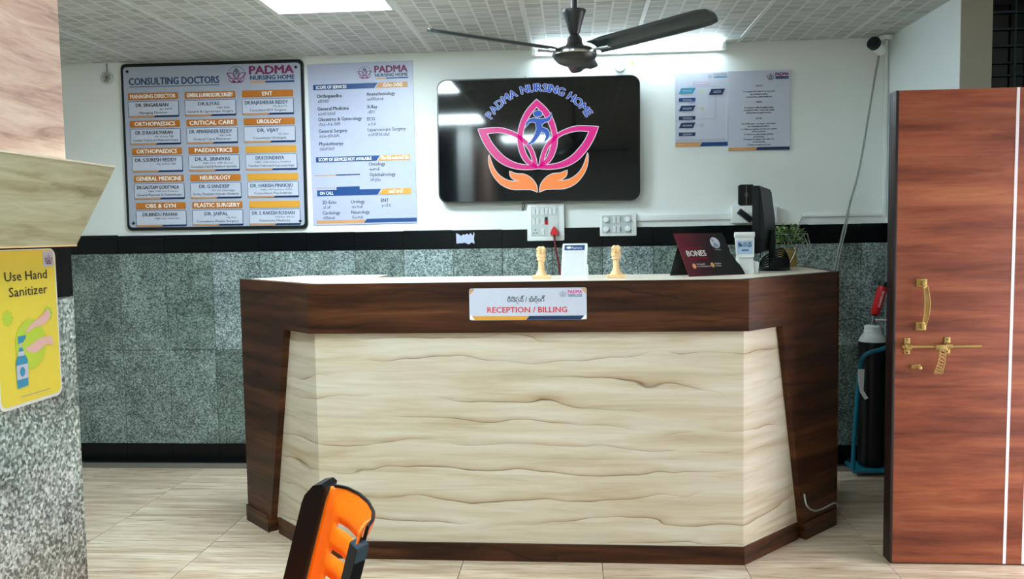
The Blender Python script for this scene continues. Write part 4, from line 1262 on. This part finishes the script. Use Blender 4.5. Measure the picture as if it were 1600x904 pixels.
for i in range(2):
    for k in range(6):
        wf.tube([rings[i][k], rings[i + 1][k]], 0.0016, 5)
        wf.tube([rings[i][(k + 1) % 6], rings[i + 1][k]] if i == 0 else [rings[i][k], rings[i + 1][(k + 1) % 6]], 0.0016, 5)
wf.build('wire_frame', PP)

# lead hooked on the end of the counter
tag(MB('cable').tube(spline([(0, 0, 0.0), (0.01, -0.006, -0.05), (0.05, 0.03, -0.085), (0.11, 0.10, -0.10), (0.19, 0.185, -0.10), (0.215, 0.22, -0.13)], 6), 0.004, 8).build('counter_lead', loc=(1.012, 3.735, 0.235)),
    'thin grey lead sagging across the foot of the counter end', 'cable')

# ================================================================== DOOR LEAF
D = struct(MB('door').box(0, 0.89, 0, 0.04, 0.008, 1.968).build('door_1', smooth=False, loc=(1.322, 3.535, 0)))
MB('dooredge').box(-0.012, 0.0, -0.001, 0.075, 0.006, 1.969, c=0.004).build('edge_band', D)
st0 = MB('strip').prism([(0.447, 0.008), (0.459, 0.008), (0.470, 1.968), (0.458, 1.968)], lambda u, v, q: (u, q, v), -0.0012, 0.004).build('inlay_strip', D, smooth=False)
MB('strip').prism([(0.522, 0.008), (0.534, 0.008), (0.545, 1.968), (0.533, 1.968)], lambda u, v, q: (u, q, v), -0.0012, 0.004).build('inlay_strip', D, smooth=False)
# pull handle
h = MB('brass')
for z_ in (1.186, 1.008):
    h.box(0.078, 0.120, -0.006, 0, z_ - 0.017, z_ + 0.017, c=0.002)
    h.box(0.092, 0.106, -0.028, -0.004, z_ - 0.010, z_ + 0.010, c=0.002)
gp = spline([(0.104, -0.028, 1.178), (0.107, -0.036, 1.14), (0.108, -0.040, 1.10), (0.106, -0.037, 1.055), (0.101, -0.028, 1.016)], 5)
hd = h.build('pull_handle', D)
g = MB('brass')
for s_ in (-0.008, 0.008):
    g.tube([(p.x + s_ * (1 + 0.3 * math.sin(i / len(gp) * math.pi)), p.y, p.z) for i, p in enumerate(gp)], 0.0028, 6)
for i in range(0, len(gp) - 2, 1):
    p, q = gp[i], gp[i + 2]
    g.tube([(p.x - 0.008, p.y, p.z), (q.x + 0.008, q.y, q.z)], 0.0016, 5)
    g.tube([(p.x + 0.008, p.y, p.z), (q.x - 0.008, q.y, q.z)], 0.0016, 5)
g.build('lattice_grip', hd)
# sliding bolt
bo = MB('brass').tube([(0.020, -0.018, 0.925), (0.333, -0.018, 0.925)], 0.0062, 10).build('sliding_bolt', D)
for x_, z0 in ((0.045, 0.925), (0.205, 0.927)):
    q = MB('brass').box(x_ - 0.012, x_ + 0.012, -0.005, 0, z0 - 0.034, z0 + 0.034, c=0.002)
    q.lathe([(0.0095, -0.013), (0.0135, -0.010), (0.0135, 0.010), (0.0095, 0.013)], (x_, -0.018, z0 - 0.001), 14, rot=Matrix.Rotation(math.pi / 2, 3, 'Y'))
    q.build('bolt_bracket', bo)
    for s_ in (-1, 1):
        MB('soil').lathe([(0, 0), (0.003, 0), (0.0025, 0.0015), (0, 0.002)], (x_, -0.005, z0 + s_ * 0.026), 8, rot=Matrix.Rotation(math.pi / 2, 3, 'X')).build('screw', bo)
hs = MB('brass').box(0.150, 0.198, -0.030, -0.010, 0.913, 0.933, c=0.003)
hs.build('hasp_block', bo)
hp = MB('brass')
path = [(0.177, 0.915), (0.176, 0.89), (0.172, 0.86), (0.166, 0.835), (0.160, 0.815)]
hwid = [0.011, 0.012, 0.0135, 0.015, 0.016]
for s_ in (-1, 1):
    hp.tube([(p[0] + s_ * w_, -0.028, p[1]) for p, w_ in zip(path, hwid)], 0.0024, 6)
hp.tube([(0.144, -0.028, 0.815), (0.176, -0.028, 0.815)], 0.0024, 6)
for i in range(4):
    (x0, z0), (x1, z1) = path[i], path[i + 1]
    a, c = hwid[i], hwid[i + 1]
    for m_ in range(2):
        t0, t1 = m_ / 2, (m_ + 1) / 2
        xa, za, wa = x0 + (x1 - x0) * t0, z0 + (z1 - z0) * t0, a + (c - a) * t0
        xb, zb, wb_ = x0 + (x1 - x0) * t1, z0 + (z1 - z0) * t1, a + (c - a) * t1
        hp.tube([(xa - wa, -0.028, za), (xb + wb_, -0.028, zb)], 0.0015, 5)
        hp.tube([(xa + wa, -0.028, za), (xb - wb_, -0.028, zb)], 0.0015, 5)
hp.build('hasp_lattice', bo)
kb = MB('brass').box(0.062, 0.100, -0.006, 0, 0.832, 0.848, c=0.002)
kb.lathe([(0, 0), (0.005, 0), (0.005, 0.012), (0.009, 0.014), (0.008, 0.022), (0, 0.024)], (0.09, -0.005, 0.838), 12, rot=Matrix.Rotation(math.pi / 2, 3, 'X'))
kb.build('staple', D)
for z_ in (0.3, 1.0, 1.7):
    MB('steel').tube([(0.895, 0.02, z_ - 0.05), (0.895, 0.02, z_ + 0.05)], 0.008, 8).build('hinge', D)

# ================================================================== OXYGEN CYLINDER AND TROLLEY
OC = thing('oxygen_cylinder', 'black gas cylinder with a white shoulder and red sleeve in the dark corner', 'cylinder', (1.70, 4.89, 0.045))
MB('cyl').lathe([(0, 0), (0.066, 0), (0.074, 0.012), (0.074, 0.715), (0.0735, 0.72)], seg=28).build('body', OC)
MB('white').lathe([(0.0735, 0.718), (0.074, 0.724), (0.060, 0.752), (0.050, 0.764), (0.047, 0.772), (0.047, 0.782), (0.044, 0.786), (0.045, 0.806), (0.038, 0.812), (0, 0.812)], seg=28).build('shoulder', OC)
MB('steel').lathe([(0.018, 0.81), (0.018, 0.83), (0.012, 0.835), (0.012, 0.87), (0, 0.872)], (0.005, 0, 0), 14).build('valve', OC)
MB('steel').tube([(0.0, 0, 0.845), (0.055, -0.02, 0.842), (0.105, -0.03, 0.838)], 0.007, 8).lathe([(0, -0.016), (0.018, -0.014), (0.018, 0.014), (0, 0.016)], (0.085, -0.04, 0.90), 14, rot=Matrix.Rotation(math.pi / 2, 3, 'X')).build('regulator', OC)
ax = Vector((0.055, 0.0, 0.20)).normalized()
RQ = ax.to_track_quat('Z', 'Y').to_matrix()
rsv = MB('red').lathe([(0, 0), (0.020, 0), (0.026, 0.01), (0.027, 0.165), (0, 0.166)], (0.008, -0.01, 0.875), 18, rot=RQ).build('red_sleeve', OC)
MB('blackpl').lathe([(0, 0.164), (0.029, 0.164), (0.030, 0.192), (0, 0.195)], (0.008, -0.01, 0.875), 18, rot=RQ).build('cap', rsv)
MB('blackpl').lathe([(0, -0.012), (0.014, -0.01), (0.016, 0.002), (0, 0.004)], (0.008, -0.01, 0.875), 14, rot=RQ).build('collar', rsv)
tmp = MB('whitep').text('STAREDGE', 0.045, -0.006, 0.012, 0.0, w=0.095, off=0.02)
tmp.v = [tuple(Vector((0.008, -0.0378 + p[1], 0.875)) + ax * p[0] + Vector((-ax.z, 0, ax.x)) * p[2]) for p in tmp.v]
tmp.build('lettering', rsv, smooth=False)

TRL = thing('cylinder_trolley', 'teal tubular trolley holding the black gas cylinder', 'trolley', (1.70, 4.80, 0))
MB('tealpipe').tube(spline([(-0.13, 0.0, 0.04), (-0.12, 0.0, 0.3), (-0.098, 0.0, 0.62), (-0.085, -0.012, 0.685), (-0.05, -0.02, 0.715), (0.0, -0.022, 0.73), (0.06, -0.02, 0.745), (0.095, -0.01, 0.70), (0.105, 0.0, 0.62), (0.11, 0.0, 0.3), (0.115, 0.0, 0.04)], 5), 0.012, 10).build('handle_frame', TRL)
MB('tealpipe').tube([(-0.13, 0.0, 0.035), (0.115, 0.0, 0.035)], 0.015, 10).build('bottom_bar', TRL)
MB('tealpipe').box(-0.12, 0.11, 0.0, 0.18, 0.026, 0.042, c=0.003).build('foot_plate', TRL)
for s_ in (-0.09, 0.08):
    MB('cyl').lathe([(0, -0.012), (0.028, -0.012), (0.031, 0), (0.028, 0.012), (0, 0.012)], (s_, 0.17, 0.032), 16, rot=Matrix.Rotation(math.pi / 2, 3, 'Y')).build('wheel', TRL)
MB('white').prism([(-0.112, 0.62), (-0.078, 0.62), (-0.082, 0.50), (-0.055, 0.455), (-0.075, 0.448), (-0.10, 0.49), (-0.112, 0.55)], XZ, -0.018, -0.0145).build('white_tape', TRL, smooth=False)

# ================================================================== LEFT LEDGE AND SANITIZER SIGN
LG = thing('wooden_ledge', 'pale ash wood fascia board with a slanted end above the yellow sign', 'ledge', (-1.005, 1.6, 1.41))
MB('ash').prism([(-1.9, 0.0), (-0.035, 0.0), (0.117, 0.161), (-1.9, 0.158)], YZ, 0.004, 0.035).build('fascia_board', LG, smooth=False)
MB('top').prism([(-1.9, 0.158), (0.117, 0.161), (0.119, 0.1645), (-1.9, 0.1615)], YZ, 0.003, 0.036).build('top_edging', LG, smooth=False)
MB('wood').prism([(-1.9, -0.003), (-0.037, -0.003), (-0.034, 0.0), (-1.9, 0.0)], YZ, 0.003, 0.036).build('bottom_edging', LG, smooth=False)

HS = thing('sanitizer_sign', 'yellow sign reading Use Hand Sanitizer on the granite wall', 'sign', (-1.004, 1.4525, 1.262), (0, 0, math.pi / 2))
W2, H2 = 0.089, 0.142
MB('white').prism(rrect(-W2, W2, -H2, H2, 0.016, 5), XZ, -0.004, 0).build('sign_plate', HS)
MB('yellow').flat(rrect(-W2 + 0.004, W2 - 0.004, -H2 + 0.006, H2 - 0.002, 0.014, 5), -0.0044).build('yellow_print', HS, smooth=False)
L = MB('ink'); yb = -0.0049
L.text('Use Hand', 0.0, 0.086, 0.0165, yb, 'ink', w=0.118, al='c', off=0.005)
L.text('Sanitizer', 0.004, 0.058, 0.0165, yb, 'ink', w=0.108, al='c', off=0.005)
L.rect(0.05, 0.082, 0.108, 0.138, yb, 'plate'); small_logo(L, 0.066, 0.122, 0.024, yb - 0.0003, 'purple', 'greyp')
for x_, z_ in ((-0.058, 0.021), (0.056, 0.019)):
    L.disc(x_, z_, 0.012, 0.012, yb, 'lime')
    for k in range(8):
        L.disc(x_ + 0.012 * math.cos(k * 0.785), z_ + 0.012 * math.sin(k * 0.785), 0.003, 0.003, yb - 0.0003, 'lime', 8)
L.disc(0.002, -0.032, 0.043, 0.046, yb - 0.0003, 'lime', 28)
# hands
H1 = spline([(-0.013, -0.010), (0.004, 0.004), (0.020, 0.011), (0.038, 0.018), (0.055, 0.028), (0.062, 0.020), (0.060, 0.010), (0.045, 0.001), (0.030, -0.002), (0.012, -0.003), (0.0, -0.008)], 4, True)
L.flat([(p.x, p.y) for p in H1][::-1], yb - 0.0006, 'skin')
H2_ = spline([(-0.014, -0.039), (0.0, -0.034), (0.016, -0.028), (0.034, -0.024), (0.052, -0.024), (0.064, -0.026), (0.066, -0.044), (0.052, -0.038), (0.036, -0.042), (0.018, -0.049), (0.0, -0.048)], 4, True)
L.flat([(p.x, p.y) for p in H2_][::-1], yb - 0.0006, 'skin')
# bottle
L.flat([(-0.042, -0.108), (-0.012, -0.106), (-0.010, -0.060), (-0.015, -0.050), (-0.038, -0.050), (-0.043, -0.060)], yb - 0.0006, 'teal')
L.rect(-0.042, -0.0105, -0.092, -0.066, yb - 0.0009, 'plate'); L.disc(-0.027, -0.079, 0.007, 0.009, yb - 0.0012, 'teal')
L.rect(-0.035, -0.019, -0.050, -0.042, yb - 0.0006, 'plate'); L.flat([(-0.034, -0.042), (-0.020, -0.042), (-0.023, -0.035), (-0.031, -0.035)], yb - 0.0006, 'teal')
L.rect(-0.029, -0.025, -0.035, -0.027, yb - 0.0006, 'plate')
L.flat([(-0.034, -0.028), (-0.020, -0.026), (-0.012, -0.019), (-0.012, -0.014), (-0.034, -0.014)], yb - 0.0006, 'teal')
L.rect(-0.035, 0.05, -0.1245, -0.1235, yb, 'greyp')
L.build('lettering', HS, smooth=False)

# ================================================================== ORANGE CHAIR
CH = thing('plastic_chair', 'orange plastic chair with a black frame in front of the counter', 'chair', (-0.70, 1.78, 0))
cx0, cy0 = -0.70, 1.78
wdir = Vector((0.541, -0.841, 0)); nb = Vector((0.841, 0.541, 0))      # along the back; out of its rear
A0 = Vector((-0.614 - cx0, 1.98 - cy0, 0.80))
dn = Vector((-0.27, -0.03, -1.0))
prof = [(0.0, 0.004), (0.012, 0.020), (0.04, 0.034), (0.10, 0.044), (0.17, 0.043), (0.24, 0.031), (0.29, 0.012), (0.327, -0.012)]
def back(s_, h_, q=0.0):
    i = 0
    S = [p[0] for p in prof]
    while i < len(S) - 2 and s_ > S[i + 1]:
        i += 1
    t_ = (s_ - S[i]) / (S[i + 1] - S[i])
    off = prof[i][1] + (prof[i + 1][1] - prof[i][1]) * t_
    p = A0 + wdir * s_ + nb * (off - q) + dn * h_
    return p
sv = [0.0, 0.006, 0.012, 0.025, 0.04, 0.07, 0.10, 0.135, 0.17, 0.205, 0.24, 0.265, 0.29, 0.31, 0.327]
hv = [0.0, 0.01, 0.03, 0.055, 0.08, 0.092, 0.105, 0.125, 0.146, 0.158, 0.18, 0.21, 0.222, 0.25, 0.30, 0.36]
b = MB('orange')
vs = []
for h_ in hv:
    for s_ in sv:
        bulge = 0.008 * math.sin(min(1.0, ((h_ - 0.02) % 0.066) / 0.066) * math.pi) if h_ > 0.03 and 0.03 < s_ < 0.28 else (0.014 if s_ > 0.28 else -0.004 if h_ < 0.012 else 0)
        vs.append(back(s_, h_, bulge))
fs = []
nS = len(sv)
for i in range(len(hv) - 1):
    for j in range(nS - 1):
        slot = hv[i] in (0.08, 0.146, 0.21) and 0.04 <= sv[j] < 0.205
        if not slot:
            fs.append((i * nS + j, i * nS + j + 1, (i + 1) * nS + j + 1, (i + 1) * nS + j))
b.add(vs, fs)
o = b.build('back_shell', CH, sharp=1.2)
md = o.modifiers.new('thickness', 'SOLIDIFY'); md.thickness = 0.006; md.offset = 1
# black rim around the shell, heavy black side at its far end, black arm at the near end
MB('cushion').tube([back(s_, -0.003, -0.004) for s_ in sv[1:]] + [back(0.329, 0.02, -0.004), back(0.329, 0.06, -0.004)], 0.004, 8).build('rim', CH)
q = MB('cushion')
def side(u, v, t_):
    p = A0 + Vector((-0.047, -0.012, 0)) * u + dn * v + Vector((0.01, 0.05, 0)) * t_
    return (p.x, p.y, p.z)
q.prism([(0.0, -0.002), (0.25, -0.012), (0.65, -0.010), (0.95, 0.012), (1.0, 0.03), (1.0, 0.40), (0.0, 0.40)], side, -0.25, 1.0)
q.build('side_frame', CH)
D0 = back(0.327, 0.0)
ar = MB('cushion')
def arm(u, v, t_):
    p = D0 + Vector((0.030, 0.006, 0)) * u + dn * v + wdir * t_
    return (p.x, p.y, p.z)
ar.prism([(-0.60, 0.036), (0.05, 0.024), (0.13, 0.030), (0.13, 0.34), (-0.60, 0.34)], arm, -0.02, 0.03)
ar.build('arm_frame', CH)
MB('armcap').prism([(-0.58, 0.034), (0.05, 0.022), (0.135, 0.028), (0.135, 0.056), (-0.58, 0.066)], arm, -0.0205, 0.0305).build('arm_cap', CH)
sc_ = A0 + wdir * 0.165 + dn * 0.36 - nb * 0.20
ST = MB('orange')
st_z = 0.43
ST.prism([tuple((wdir * u - nb * v).xy + Vector((A0.x, A0.y)) + (wdir * 0.165 + dn * 0.37).xy) for u, v in rrect(-0.19, 0.19, -0.01, 0.40, 0.05, 4)], XY, st_z - 0.012, st_z)
ST.build('seat', CH)
cb = Vector((A0.x, A0.y, 0)) + wdir * 0.165 + Vector((dn.x, dn.y, 0)) * 0.37
for u, v in ((-0.16, 0.03), (0.16, 0.03), (-0.16, 0.36), (0.16, 0.36)):
    p0 = cb + wdir * u - nb * v
    p1 = cb + wdir * u * 1.12 - nb * (v * 1.1 - 0.02)
    MB('cushion').tube([(p0.x, p0.y, st_z - 0.012), (p1.x, p1.y, 0.0)], 0.012, 8).build('leg', CH)
